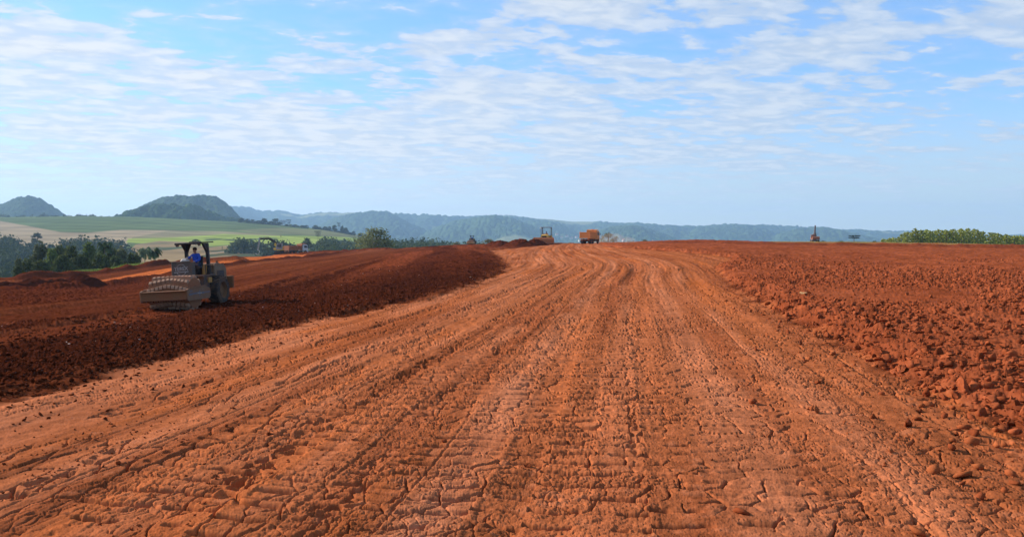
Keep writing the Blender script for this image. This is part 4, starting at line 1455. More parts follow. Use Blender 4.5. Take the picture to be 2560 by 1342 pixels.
plant('shrub', 'broad3', None, 2058, 602, 16, 300, 'small green shrub right of the raised excavator arm', 'shrub', None, None, 10)
plant('shrub', 'broad4', None, 2102, 602.5, 18, 300, 'low shrub between the excavator and the flat topped araucaria', 'shrub', None, None, 8)

# pine wood on the right skyline
GP = 'pines of the wood on the right skyline'
PT = [(2205, 596), (2220, 593.5), (2243, 592.5), (2255, 581.5), (2275, 579), (2290, 571.5), (2320, 574), (2350, 573.5), (2380, 573), (2405, 571.5), (2425, 569.5), (2450, 575), (2465, 580), (2490, 581), (2510, 585), (2530, 587), (2560, 589), (2640, 590), (2760, 588)]
rp = random.Random(5)
_px = 2206.0
_pn = 0
while _px < 2640:
    tp_ = np.interp(_px, [q[0] for q in PT], [q[1] for q in PT]) + rp.uniform(-1.0, 3.0)
    k = _pn % 4
    row = _pn % 3
    d_ = (272, 286, 300)[row]
    plant('pine_tree', 'pine%d' % k, (lambda kk: (lambda: pine_proto(90 + kk, Wd=4.2 + 0.3 * kk)))(k), _px, tp_ + (0, 1.5, 0)[row], rp.uniform(19, 29), d_,
          'yellow green pine standing in the dense wood on the right skyline', 'tree', GP, None, rp.uniform(40, 50))
    _px += rp.uniform(4.5, 8.5) + (8 if 2458 < _px < 2470 else 0)
    _pn += 1

# trees on the crest of the green field
GC = 'trees along the crest of the green field'
CREST = [(604, 545, 16, 0), (618, 547, 14, 3), (632, 549, 16, 1), (648, 551, 18, 0), (661, 546, 20, 3), (676, 553, 14, 0), (689, 547, 22, 1), (738, 561, 14, 3), (752, 566, 12, 0), (766, 563, 11, 1),
         (788, 563, 14, 3), (800, 567, 10, 0), (812, 566, 12, 0), (824, 566, 11, 3), (836, 563, 12, 1), (855, 565, 12, 3), (865, 569, 12, 0), (884, 578, 9, 1), (902, 582, 9, 3)]
for i, (px, top, w, k) in enumerate(CREST):
    key, mk = broad(k)
    d_ = 1450.0
    zg = float(land_py(np.array([float(px)]), np.array([d_]))[0])
    plant('field_tree', key, mk, px, top, w, d_, 'small dark tree in the row along the crest of the green field', 'tree', GC, None, max(zg - top + 3, 6))
for i in range(34):                                  # the low hedge between them
    px = rp.uniform(596, 930)
    zg = float(land_py(np.array([px]), np.array([1450.0]))[0])
    key, mk = broad(i)
    plant('field_bush', key, mk, px, zg - rp.uniform(3, 6), rp.uniform(9, 16), 1445, 'low dark bush in the hedge along the crest of the green field', 'bush', 'bushes along the crest of the green field', None, 9)
for (px, top, w, vis, lab) in [(707, 551, 20, 20, 'wide flat topped araucaria on the field crest'), (722, 549, 12, 24, 'slim araucaria beside the wide one on the field crest'), (847, 557, 10, 19, 'lone thin araucaria at the right end of the field crest')]:
    plant('araucaria_tree', 'arau0', lambda: araucaria_proto(81), px, top, w, 1440, lab, 'tree', None, None, vis)
plant('araucaria_tree', 'arau0', None, 795, 578, 17, 640, 'dark araucaria at the lower edge of the green field', 'tree', None, None, 28)
plant('field_tree', 'broad3', broad(3)[1], 768, 595, 23, 610, 'rounded dark tree standing just right above the brown tipper truck', 'tree', None, None, 26)
plant('field_tree', 'broad2', broad(2)[1], 92, 582, 26, 640, 'tall bare looking tree sticking out of the wood below the tan field', 'tree', None, None, 40)
plant('field_tree', 'broad0', broad(0)[1], 585, 605, 11, 620, 'little round tree alone on the pasture right of the roller', 'tree', None, None, 9)
plant('field_tree', 'broad3', broad(3)[1], 490, 598, 17, 640, 'small dark tree seen just above the roller canopy', 'tree', None, None, 13)


def wood(name, outline, d0, d1, n, h, drop, label, seed, ca=(0.030, 0.050, 0.020), cb=(0.075, 0.095, 0.036), per=150, leaf=1.0):
    """far wood that reads as one mass: crowns packed over the slope, tops following the outline at the back"""
    g = np.random.default_rng(seed)
    ol = np.array(outline, float)
    blobs = []
    for i in range(n):
        px = g.uniform(ol[0, 0], ol[-1, 0])
        t = g.uniform(0, 1) ** 0.8
        d = d1 + (d0 - d1) * t
        top = np.interp(px, ol[:, 0], ol[:, 1]) + drop * t + g.normal() * 2.0
        x, y = (px - CX) / F * d, d
        zt = EYE - (top - HOR) / F * d
        s = g.uniform(0.75, 1.3)
        r_ = h * 0.36 * s
        blobs.append((x, y, zt - r_ * 0.9, r_, r_, r_ * 0.9))
        for k in range(3):
            blobs.append((x + g.uniform(-1, 1) * r_ * (1 + k), y + g.uniform(-r_, r_), zt - r_ * (1.5 + 1.1 * k + g.uniform(-.4, .4)), r_ * g.uniform(.8, 1.2), r_, r_ * g.uniform(.7, 1.0)))
    v, f, c = leaf_cloud(blobs, n * per, leaf, ca, cb, seed, 0.3, 0.3)
    return tag(mesh_np(name, v, f, M['leaf'], None, c), label, 'wood', kind='stuff')


wood('forest', [(-140, 584), (0, 578), (28, 581), (45, 593), (62, 601), (80, 597), (112, 600), (130, 598), (155, 593), (190, 587), (230, 586), (300, 586), (318, 598), (330, 607)], 430, 640, 330, 12, 62,
     'dark wood filling the hollow below the tan field on the left', 401, ca=(0.020, 0.036, 0.016), cb=(0.055, 0.072, 0.030))
wood('forest', [(645, 607), (660, 600), (690, 596), (715, 599), (735, 611), (750, 619), (764, 628)], 520, 600, 46, 15, 14, 'dark rounded scrub behind the excavator and brown tipper', 402, ca=(0.028, 0.045, 0.022), cb=(0.065, 0.082, 0.036), per=200)
wood('forest', [(586, 598), (605, 593), (625, 598), (645, 599), (660, 601)], 585, 615, 16, 9, 3, 'thin line of bushes across the pasture left of the excavator', 407)
wood('forest', [(786, 604), (800, 592), (815, 588), (830, 592), (850, 597), (870, 593), (900, 595), (930, 590), (960, 592), (985, 590), (1010, 596), (1040, 591), (1070, 596), (1100, 598), (1130, 602), (1170, 597), (1200, 603), (1235, 606)],
     470, 760, 360, 12, 26, 'hazy belt of trees in the dip behind the crest, left of centre', 403)
wood('forest', [(1500, 604), (1560, 602), (1600, 604), (1640, 606), (1680, 603), (1730, 608)], 900, 1300, 80, 12, 4, 'hazy belt of trees in the valley right of the orange truck', 404, leaf=1.6)
wood('forest', [(-300, 542), (-200, 541), (170, 538), (185, 536.5), (200, 537.5), (230, 538), (262, 539), (285, 541), (300, 541)], 1560, 1640, 130, 11, 2, 'low dark belt of trees on the skyline between the two wooded hills', 405, leaf=1.5)
wood('forest', [(-60, 655), (0, 650), (40, 664), (60, 676), (90, 690)], 330, 420, 60, 9, 26, 'dark wood below the grove in the bottom left hollow', 406)


def grass_patch(name, pts, n, h, label, cols):
    g = np.random.default_rng(len(pts) * 7 + n)
    V_, C_ = [], []
    P_ = np.array(pts)
    seg = np.linalg.norm(np.diff(P_[:, :2], axis=0), axis=1)
    cum = np.concatenate([[0], np.cumsum(seg)])
    for i in range(n):
        s = g.uniform(0, cum[-1])
        x, y = np.interp(s, cum, P_[:, 0]), np.interp(s, cum, P_[:, 1])
        sp = np.interp(s, cum, P_[:, 2])
        x, y = x + g.normal() * sp, y + g.normal() * sp
        if vnoise(np.array([s * 0.35]), np.array([0.5]), 9)[0] < -0.35:
            continue
        z = zlook(x, y) - 0.03
        hh = h * g.uniform(0.4, 1.3)
        a = g.uniform(0, 6.28)
        w = 0.05 + 0.04 * g.uniform()
        lx_, ly_ = g.normal() * 0.35 * hh, g.normal() * 0.35 * hh
        V_ += [(x - w * math.cos(a), y - w * math.sin(a), z), (x + w * math.cos(a), y + w * math.sin(a), z), (x + lx_ + 0.01, y + ly_, z + hh), (x + lx_ - 0.01, y + ly_, z + hh)]
        t = g.uniform(0, 1)
        C_ += [np.array(cols[0]) * (1 - t) + np.array(cols[1]) * t] * 4
    m = len(V_) // 4
    return tag(mesh_np(name, V_, np.arange(m * 4).reshape(m, 4), M['leaf'], None, np.array(C_)), label, 'grass', kind='stuff')


grass_patch('grass', [(*hit(172, 685), 0.35), (*hit(235, 680), 0.5), (*hit(300, 675), 0.4), (*hit(345, 668), 0.35)], 5200, 0.42, 'fresh green grass along the top of the left bank', ((0.10, 0.16, 0.03), (0.22, 0.27, 0.06)))
grass_patch('grass', [(*hit(330, 664), 0.4), (*hit(420, 659), 0.3)], 500, 0.3, 'thin dry grass at the far edge of the left bank', ((0.14, 0.15, 0.05), (0.22, 0.2, 0.08)))
_g = [(*((p - CX) / F * dd__, dd__), 2.4) for p, dd__ in ((1950, 262), (2100, 255), (2250, 225), (2400, 205), (2560, 186))]
grass_patch('grass', _g, 4200, 0.34, 'dry yellow grass along the plateau edge before the pine wood', ((0.20, 0.17, 0.05), (0.30, 0.26, 0.09)))


# ------------------------------------------------------------------ machine building
class MB:
    """collects shapes into one mesh"""
    def __init__(s):
        s.v, s.f = [], []

    def add(s, vs, fs):
        b = len(s.v)
        s.v += [tuple(v) for v in vs]
        s.f += [tuple(b + i for i in f) for f in fs]
        return s

    def box(s, c, d, bev=0.02, rot=None, taper=None):
        bm = bmesh.new()
        bmesh.ops.create_cube(bm, size=1.0)
        for v in bm.verts:
            v.co = Vector((v.co.x * d[0], v.co.y * d[1], v.co.z * d[2]))
            if taper and v.co.z > 0:
                v.co.x *= taper[0]
                v.co.y *= taper[1]
        bev = min(bev, 0.3 * min(d))
        if bev > 0:
            bmesh.ops.bevel(bm, geom=bm.edges[:], offset=bev, segments=1, affect='EDGES')
        m = Matrix.Translation(c) @ (rot.to_4x4() if rot else Matrix.Identity(4))
        bm.verts.index_update()
        s.add([m @ v.co for v in bm.verts], [[v.index for v in f.verts] for f in bm.faces])
        bm.free()
        return s

    def cyl(s, p0, p1, r0, r1=None, n=16, cap=True):
        r1 = r0 if r1 is None else r1
        p0, p1 = Vector(p0), Vector(p1)
        z = (p1 - p0).normalized()
        x = z.orthogonal().normalized()
        y = z.cross(x)
        vs = []
        for p, r_ in ((p0, r0), (p1, r1)):
            for k in range(n):
                a = 2 * math.pi * k / n
                vs.append(p + (x * math.cos(a) + y * math.sin(a)) * r_)
        fs = [(k, (k + 1) % n, n + (k + 1) % n, n + k) for k in range(n)]
        if cap:
            fs += [tuple(reversed(range(n))), tuple(range(n, 2 * n))]
        return s.add(vs, fs)

    def bar(s, p0, p1, w, h, up=(0, 0, 1)):
        p0, p1 = Vector(p0), Vector(p1)
        y = (p1 - p0).normalized()
        x = y.cross(Vector(up)).normalized()
        z = x.cross(y)
        vs = [p + x * a * w / 2 + z * b * h / 2 for p in (p0, p1) for a, b in ((-1, -1), (1, -1), (1, 1), (-1, 1))]
        return s.add(vs, [(0, 1, 2, 3), (7, 6, 5, 4), (0, 4, 5, 1), (1, 5, 6, 2), (2, 6, 7, 3), (3, 7, 4, 0)])

    def prism(s, prof, x0, x1, axis='x'):
        """profile in (y, z) pushed along x, or in (x, z) pushed along y"""
        n = len(prof)
        if axis == 'x':
            vs = [(x0, a, b) for a, b in prof] + [(x1, a, b) for a, b in prof]
        else:
            vs = [(a, x0, b) for a, b in prof] + [(a, x1, b) for a, b in prof]
        return s.add(vs, [tuple(range(n))[::-1], tuple(range(n, 2 * n))] + [(k, (k + 1) % n, n + (k + 1) % n, n + k) for k in range(n)])

    def lathe(s, prof, c, n=28):
        """profile (x along the axle, radius) turned about an axle along x"""
        m = len(prof)
        vs = []
        for k in range(n):
            a = 2 * math.pi * k / n
            for px, r_ in prof:
                vs.append((c[0] + px, c[1] + r_ * math.cos(a), c[2] + r_ * math.sin(a)))
        fs = [(k * m + i, k * m + i + 1, ((k + 1) % n) * m + i + 1, ((k + 1) % n) * m + i) for k in range(n) for i in range(m - 1)]
        return s.add(vs, fs)

    def build(s, name, mat, parent, label=None):
        me = bpy.data.meshes.new(name)
        me.from_pydata(s.v, [], s.f)
        bm = bmesh.new()
        bm.from_mesh(me)
        bmesh.ops.recalc_face_normals(bm, faces=bm.faces[:])
        bm.to_mesh(me)
        bm.free()
        me.materials.append(mat)
        o = bpy.data.objects.new(name, me)
        COL.objects.link(o)
        o.parent = parent
        if label:
            o['label'] = label
        return o


def wheel(parent, c, R_, w, rimmat, lugs=22, hubside=1, n=32):
    t = MB()
    h = w / 2
    t.lathe([(-h, R_ * .56), (-h, R_ * .86), (-h * .8, R_ * .95), (h * .8, R_ * .95), (h, R_ * .86), (h, R_ * .56), (-h, R_ * .56)], c, n)
    for k in range(lugs):
        a = 2 * math.pi * k / lugs
        for sd in (-1, 1):
            aa = a + (0 if sd < 0 else math.pi / lugs)
            rot = Matrix.Rotation(aa, 3, 'X') @ Matrix.Rotation(sd * 0.5, 3, 'Z')
            p = Matrix.Rotation(aa, 3, 'X') @ Vector((0, 0, R_ * 0.965))
            t.box((c[0] + sd * h * .5, c[1] + p.y, c[2] + p.z), (h * 0.95, 0.09 * R_ * 1.1, 0.075 * R_), 0.0, rot)
    ty = t.build('wheel', M['rubber'], parent)
    r = MB()
    q = hubside
    r.lathe([(q * h * .55, R_ * .02), (q * h * .62, R_ * .22), (q * h * .5, R_ * .28), (q * h * .35, R_ * .46), (q * h * .95, R_ * .56), (q * h * .98, R_ * .6), (-q * h * .9, R_ * .57)], c, 24)
    for k in range(8):
        a = k * math.pi / 4
        r.cyl((c[0] + q * h * .4, c[1] + R_ * .36 * math.cos(a), c[2] + R_ * .36 * math.sin(a)), (c[0] + q * h * .6, c[1] + R_ * .36 * math.cos(a), c[2] + R_ * .36 * math.sin(a)), R_ * .035, n=6)
    rr_ = r.build('rim', rimmat, ty)
    return ty


def text_obj(name, body, size, mat, parent, loc, rot):
    cu = bpy.data.curves.new(name, 'FONT')
    cu.body = body
    cu.size = size
    cu.extrude = 0.004
    cu.align_x = 'CENTER'
    cu.align_y = 'CENTER'
    cu.offset = size * 0.02
    t = bpy.data.objects.new(name, cu)
    COL.objects.link(t)
    dg = bpy.context.evaluated_depsgraph_get()
    me = bpy.data.meshes.new_from_object(t.evaluated_get(dg))
    bpy.data.objects.remove(t)
    me.materials.clear()
    me.materials.append(mat)
    o = bpy.data.objects.new(name, me)
    COL.objects.link(o)
    o.parent = parent
    o.location = loc
    o.rotation_euler = rot
    return o


# the padfoot roller: front towards -y, image right is +x
def make_roller(name, label):
    e = empty(name, (0, 0, 0))
    tag(e, label, 'road roller')
    DY, DR, DW = -2.05, 0.70, 1.92
    d = MB()
    d.lathe([(-DW / 2 + .04, 0.28), (-DW / 2, 0.34), (-DW / 2, DR), (DW / 2, DR), (DW / 2, 0.34), (DW / 2 - .04, 0.28)], (0, DY, 0.80), 48)
    nshell = len(d.f)
    rows, percol = 10, 12
    for i in range(rows):
        x = -DW / 2 + 0.10 + (DW - 0.20) * i / (rows - 1)
        off = abs(i - (rows - 1) / 2) * 0.055           # chevron rows
        for k in range(percol):
            a = 2 * math.pi * k / percol + off
            m = Matrix.Rotation(a, 4, 'X')
            vs = []
            for r_, hw, hl in ((DR - .01, 0.084, 0.105), (DR + .11, 0.076, 0.084), (DR + 0.13, 0.058, 0.064)):
                for u, v_ in ((-1, -1), (1, -1), (1, 1), (-1, 1)):
                    p = m @ Vector((x + u * hw, v_ * hl, r_))
                    vs.append((p.x, p.y + DY, p.z + 0.80))
            fs = [(8, 9, 10, 11)] + [(q * 4 + j, q * 4 + (j + 1) % 4, q * 4 + 4 + (j + 1) % 4, q * 4 + 4 + j) for q in (0, 1) for j in range(4)]
            d.add(vs, fs)
    dr = d.build('drum', M['shell'], e)
    dr.data.materials.append(M['steel'])
    mi = np.zeros(len(d.f), np.int32)
    mi[nshell:] = 1
    dr.data.polygons.foreach_set('material_index', mi)
    fr = MB()
    fr.box((0, -3.02, 0.80), (2.24, 0.16, 0.30), 0.02)
    fr.box((0, -3.06, 0.97), (2.20, 0.26, 0.05), 0.01)
    fr.box((0, -3.10, 0.63), (2.18, 0.05, 0.12), 0.01)
    for k in range(17):
        fr.box((-0.98 + 0.1225 * k, -2.93, 0.62), (0.05, 0.10, 0.26), 0.005)
    fr.build('front_beam', M['tan'], e)
    for sx in (-1, 1):
        sp = MB()
        sp.prism([(-3.0, .50), (-3.08, .58), (-3.08, 1.02), (-2.95, 1.06), (-1.10, 1.00), (-0.86, .92), (-0.86, .56), (-1.0, .46)], sx * 1.05, sx * 1.14)
        sp.box((sx * 1.095, -2.0, 1.065), (0.12, 1.5, 0.05), 0.01)
        p = sp.build('side_frame', M['dust_tan'], e)
        dk = MB()
        xx = sx * 1.142
        dk.box((xx, -2.52, .79), (0.008, 0.88, .085), 0)
        dk.box((xx, -1.34, .77), (0.008, 0.82, .085), 0)
        dk.add([(xx + sx * .004, -1.95 - .12, .78), (xx + sx * .004, -1.95, .93), (xx + sx * .004, -1.95 + .12, .78), (xx + sx * .004, -1.95, .63)], [(0, 1, 2, 3)])
        dk.box((xx, -2.72, .93), (0.008, 0.24, .07), 0)
        dk.build('stripe_decal', M['blue_grey'], p)
        lg = MB()
        lg.add([(xx + sx * .008, -1.95 - .20, .765), (xx + sx * .008, -1.95 - .20, .805), (xx + sx * .008, -1.95 + .20, .79), (xx + sx * .008, -1.95 + .20, .75)], [(0, 1, 2, 3)])
        lg.build('emblem_bar', M['pale_grey'], p)
    for sx in (-1, 1):
        ax = MB()
        ax.cyl((sx * .95, DY, .80), (sx * 1.05, DY, .80), .30, .26, 20)
        ax.box((sx * 1.0, DY, .80), (.08, .5, .5), .02)
        ax.build('axle_housing', M['dark_steel'], e)
    ch = MB()
    ch.box((0, -0.95, .78), (2.06, 0.22, .42), .03)
    ch.box((0, -0.55, .70), (0.5, 0.7, .45), .03)
    ch.box((0, 0.45, .80), (0.95, 1.9, .5), .04)
    ch.cyl((-0.35, -0.9, .82), (-0.35, 0.1, .82), .06, n=10)
    ch.cyl((0.35, -0.9, .82), (0.35, 0.1, .82), .06, n=10)
    ch.build('chassis', M['yellow'], e)
    pl = MB()
    pl.box((0, -0.22, 1.50), (1.62, 1.35, .09), .02)
    pl.box((0.66, -0.45, 1.20), (0.26, 0.6, .55), .02)
    pl.box((-0.66, -0.45, 1.20), (0.26, 0.6, .55), .02)
    for z in (0.72, 0.98):
        pl.box((0.88, 0.2, z), (0.22, .32, .03), .005)
    pl.build('operator_platform', M['dark_steel'], e)
    fp = MB()
    fp.box((-0.22, -0.92, 1.86), (0.96, .07, .74), .02)
    fp.box((0.29, -0.78, 1.84), (0.07, .34, .72), .02)
    fp.box((-0.69, -0.78, 1.84), (0.05, .34, .72), .02)
    fp.cyl((-0.70, -0.95, 2.24), (0.27, -0.95, 2.24), .025, n=8)
    pn = fp.build('front_panel', M['grey'], e)
    text_obj('lettering', 'TEREX', 0.235, M['pale_grey'], pn, (-0.22, -0.962, 1.90), (R(90), R(-2), 0))
    lb = MB()
    lb.box((-0.22, -0.958, 1.755), (0.72, .006, .035), 0, Matrix.Rotation(R(-2), 3, 'Y'))
    for a0, cz in ((20, 1.88), (200, 1.83)):
        for k in range(10):
            a, b = R(a0 + k * 14), R(a0 + (k + 1) * 14)
            lb.bar((-0.22 + .24 * math.cos(a), -0.958, cz + .24 * math.sin(a)), (-0.22 + .24 * math.cos(b), -0.958, cz + .24 * math.sin(b)), .02, .006, (0, 1, 0))
    lb.build('emblem_arc', M['pale_grey'], pn)
    cn = MB()
    cn.box((-0.15, -0.66, 2.24), (0.52, .34, .32), .10, None, (0.72, 0.8))
    cn.box((-0.15, -0.62, 1.9), (0.34, .22, .6), .03)
    cs = cn.build('console', M['pale_grey'], e)
    sw = MB()
    c0, tilt = Vector((-0.12, -0.42, 2.36)), R(38)
    ring = [c0 + Vector((.20 * math.cos(a), .20 * math.sin(a) * math.cos(tilt), .20 * math.sin(a) * math.sin(tilt))) for a in [k * math.pi / 10 for k in range(20)]]
    for k in range(20):
        sw.cyl(ring[k], ring[(k + 1) % 20], .017, n=6)
    sw.cyl(c0, (-0.12, -0.6, 2.15), .025, n=8)
    for k in (0, 7, 13):
        sw.cyl(c0, ring[k], .012, n=6)
    sw.build('steering_wheel', M['black'], cs)
    st = MB()
    st.box((0.0, 0.10, 1.90), (0.52, .50, .14), .04)
    st.box((0.0, 0.34, 2.20), (0.50, .12, .55), .04, Matrix.Rotation(R(-8), 3, 'X'))
    st.box((0.0, 0.10, 1.70), (0.36, .36, .26), .02)
    st.build('seat', M['black'], e)
    cv = MB()
    cv.prism([(-0.05, 1.56), (0.12, 1.56), (0.24, 1.98), (0.08, 2.04), (-0.02, 1.86)], 0.38, 0.50)
    cv.build('lever_box', M['yellow'], e)
    for sx in (-1, 1):
        hl = MB()
        hl.cyl((sx * .78, -0.5, 1.54), (sx * .78, -0.5, 2.02), .02, n=8)
        hl.cyl((sx * .78, -0.5, 2.02), (sx * .78, 0.25, 2.02), .02, n=8)
        hl.cyl((sx * .78, 0.25, 2.02), (sx * .78, 0.25, 1.54), .02, n=8)
        hl.build('hand_rail', M['dark_steel'], e)
    # roll-over bow on two posts
    rp_ = MB()
    for sx in (-1, 1):
        rp_.bar((sx * 0.56, 0.30, 1.45), (sx * 0.54, 0.26, 3.06), .13, .15, (0, 1, 0))
        rp_.box((sx * .56, .30, 1.57), (.24, .26, .10), .01)
        rp_.prism([(sx * 0.58, 3.08), (sx * 0.58, 2.62), (sx * 0.48, 2.62), (sx * 0.28, 3.08)], .20, .32, 'y')
        rp_.prism([(0.26, 3.08), (0.26, 2.7), (0.18, 2.7), (-0.20, 3.08)], sx * .49, sx * .58)
    rp_.build('roll_bar', M['black'], e)
    cp = MB()
    cp.box((0, 0.05, 3.12), (1.40, 1.25, .06), .02)
    cp.box((0, -0.56, 3.09), (1.38, .04, .08), .01)
    cp.box((0.05, 0.05, 3.17), (0.4, 0.5, .05), .02)
    cn_ = cp.build('canopy', M['black'], e)
    for sx in (-1, 1):
        lm = MB()
        lm.cyl((sx * .56, -.60, 3.02), (sx * .56, -.48, 3.02), .065, .05, 12)
        lm.build('work_lamp', M['dark_steel'], cn_)
    # engine at the back
    hd = MB()
    hd.prism([(0.50, 1.0), (0.50, 1.96), (0.62, 2.06), (1.55, 1.98), (1.80, 1.72), (1.80, 0.75), (1.6, .62), (0.65, .9)], -0.74, 0.74)
    hd.box((0, 1.05, 2.04), (1.1, .8, .05), .02)
    hdo = hd.build('engine_hood', M['hood_tan'], e)
    for sx in (-1, 1):
        gr = MB()
        gr.box((sx * .743, 1.15, 1.45), (.012, .75, .45), 0)
        for k in range(6):
            gr.box((sx * .752, 1.15, 1.26 + .078 * k), (.014, .73, .035), 0)
        gr.build('hood_grille', M['black'], hdo)
    ep = MB()
    ep.cyl((0.45, 1.4, 1.98), (0.45, 1.4, 2.16), .05, n=10)
    ep.build('exhaust_pipe', M['dark_steel'], hdo)
    rb = MB()
    rb.box((0, 1.90, 1.05), (2.10, .14, .62), .03)
    rb.build('rear_bumper', M['tan'], e)
    for sx in (-1, 1):
        wheel(e, (sx * 0.84, 0.62, 0.72), 0.72, 0.54, M['tan_dark'], 20, sx)
        fd = MB()
        fd.box((sx * 0.70, -0.2, 1.28), (0.3, .35, .25), .01)
        fd.build('fender', M['yellow'], e)
    return e


def make_person(name, label, shirt, loc, rz, parent_scale=1.0):
    """seated driver: one skinned body, clothes and hair as children"""
    e = empty(name, loc, rz)
    tag(e, label, 'person')

    def skin(nm, joints, bones, mat, sub=2):
        me = bpy.data.meshes.new(nm)
        keys = list(joints)
        me.from_pydata([joints[k][0] for k in keys], [(keys.index(a), keys.index(b)) for a, b in bones], [])
        o = bpy.data.objects.new(nm, me)
        COL.objects.link(o)
        sk = o.modifiers.new('skin', 'SKIN')
        sk.use_smooth_shade = True
        for i, k in enumerate(keys):
            r_ = joints[k][1]
            me.skin_vertices[0].data[i].radius = r_ if isinstance(r_, tuple) else (r_, r_)
            me.skin_vertices[0].data[i].use_root = i == 0
        s2 = o.modifiers.new('sub', 'SUBSURF')
        s2.levels = s2.render_levels = sub
        dg = bpy.context.evaluated_depsgraph_get()
        m2 = bpy.data.meshes.new_from_object(o.evaluated_get(dg))
        bpy.data.objects.remove(o)
        m2.materials.clear()
        m2.materials.append(mat)
        q_ = bpy.data.objects.new(nm, m2)
        COL.objects.link(q_)
        return q_
    # seat at z = 0, facing -y, x to the image right
    J = {'pelvis': ((0, 0.05, 0.08), (.14, .11)), 'waist': ((0, 0.06, 0.26), (.125, .10)), 'chest': ((0, 0.05, 0.46), (.155, .115)), 'neckbase': ((0, 0.03, 0.62), (.075, .07)), 'neck': ((0, 0.01, 0.69), .055),
         'skull': ((0, -0.01, 0.80), (.085, .10)), 'crown': ((0, -0.005, 0.885), (.065, .075)),
         'shL': ((-.19, 0.04, 0.555), .062), 'elL': ((-.33, -0.13, 0.38), .045), 'wrL': ((-.20, -0.36, 0.42), .030),
         'shR': ((.19, 0.04, 0.555), .062), 'elR': ((.29, -0.04, 0.30), .045), 'wrR': ((.17, -0.28, 0.24), .030),
         'hipL': ((-.10, 0.0, 0.07), .085), 'knL': ((-.15, -0.42, 0.10), .062), 'anL': ((-.14, -0.46, -0.34), .042),
         'hipR': ((.10, 0.0, 0.07), .085), 'knR': ((.17, -0.40, 0.10), .062), 'anR': ((.17, -0.42, -0.34), .042),
         'haL': ((-.15, -0.43, 0.43), (.036, .02)), 'haR': ((.14, -0.35, 0.22), (.036, .02)), 'toeL': ((-.14, -0.62, -0.39), .035), 'toeR': ((.17, -0.58, -0.39), .035)}
    Bn = [('pelvis', 'waist'), ('waist', 'chest'), ('chest', 'neckbase'), ('neckbase', 'neck'), ('neck', 'skull'), ('skull', 'crown'), ('chest', 'shL'), ('shL', 'elL'), ('elL', 'wrL'), ('wrL', 'haL'),
          ('chest', 'shR'), ('shR', 'elR'), ('elR', 'wrR'), ('wrR', 'haR'), ('pelvis', 'hipL'), ('hipL', 'knL'), ('knL', 'anL'), ('anL', 'toeL'), ('pelvis', 'hipR'), ('hipR', 'knR'), ('knR', 'anR'), ('anR', 'toeR')]
    body = skin('body', J, Bn, M['skin'])
    # face and fingers joined to the same body mesh
    bm = bmesh.new()
    bm.from_mesh(body.data)

    def blob(c, r3):
        q = bmesh.ops.create_icosphere(bm, subdivisions=2, radius=1.0)
        for v in q['verts']:
            v.co = Vector((v.co.x * r3[0] + c[0], v.co.y * r3[1] + c[1], v.co.z * r3[2] + c[2]))
    blob((0, -.118, .790), (.016, .024, .026))        # nose
    blob((0, -.098, .742), (.030, .014, .010))        # mouth
    blob((0, -.085, .712), (.035, .03, .025))         # chin
    for sx in (-1, 1):
        blob((sx * .035, -.100, .818), (.018, .012, .010))
        blob((sx * .092, .0, .795), (.012, .022, .034))
    for hx, base in ((-1, J['haL'][0]), (1, J['haR'][0])):
        b0 = Vector(base)
        for f in range(4):
            off = Vector((-0.027 + 0.018 * f, 0, 0.004))
            p = b0 + off
            ln = (.028, .032, .030, .024)[f]
            for k in range(3):
                q = p + Vector((0, -ln * (1, .8, .3)[k], -ln * (.15, .6, .9)[k]))
                t = MB()
                t.cyl(p, q, .0095 - .001 * k, .0085 - .001 * k, 7)
                vv = [bm.verts.new(v) for v in t.v]
                for fc in t.f:
                    bm.faces.new([vv[i] for i in fc])
                p = q
        t = MB()
        t.cyl(b0 + Vector((-hx * .03, .03, 0)), b0 + Vector((-hx * .055, 0, .012)), .011, .010, 7)
        t.cyl(b0 + Vector((-hx * .055, 0, .012)), b0 + Vector((-hx * .05, -.03, -.005)), .010, .008, 7)
        vv = [bm.verts.new(v) for v in t.v]
        for fc in t.f:
            bm.faces.new([vv[i] for i in fc])
    bm.to_mesh(body.data)
    bm.free()
    body.parent = e
    gr = lambda k, a: (J[k][0], tuple(q + a for q in (J[k][1] if isinstance(J[k][1], tuple) else (J[k][1],) * 2)))
    top = {k: gr(k, .02) for k in ('pelvis', 'waist', 'chest', 'neckbase', 'shL', 'elL', 'shR', 'elR')}
    top['wrL'] = gr('wrL', .012)
    top['wrR'] = gr('wrR', .012)
    sh = skin('shirt', top, [b for b in Bn if b[0] in top and b[1] in top], shirt)
    sh.parent = e
    bot = {k: gr(k, .022) for k in ('pelvis', 'hipL', 'knL', 'hipR', 'knR')}
    bot['anL'] = gr('anL', .022)
    bot['anR'] = gr('anR', .022)
    tr = skin('trousers', bot, [b for b in Bn if b[0] in bot and b[1] in bot], M['jeans'])
    tr.parent = e
    for k in ('L', 'R'):
        bt = skin('boot', {'a': gr('an' + k, .018), 't': gr('toe' + k, .012)}, [('a', 't')], M['boot'], 1)
        bt.parent = e
    h = MB()
    bm = bmesh.new()
    bmesh.ops.create_icosphere(bm, subdivisions=3, radius=1.0)
    vs = []
    for v in bm.verts:
        x, y, z = v.co
        k = 1.0 if (z > 0.25 - 0.55 * (y > -0.1) * 1) else 0.82
        vs.append((x * .102 * k, y * .122 * k + .006, z * .112 * k + .835))
    h.add(vs, [[v.index for v in f.verts] for f in bm.faces])
    bm.free()
    h.build('hair', M['hair'], e)
    return e


def settle(e, px, d, rz, dz=0.0, roll=0.0, pitch=0.0):
    x, y = (px - CX) / F * d, d
    e.location = (x, y, zlook(x, y) + dz)
    e.rotation_euler = (pitch, roll, rz)
    bpy.context.view_layer.update()
    return e


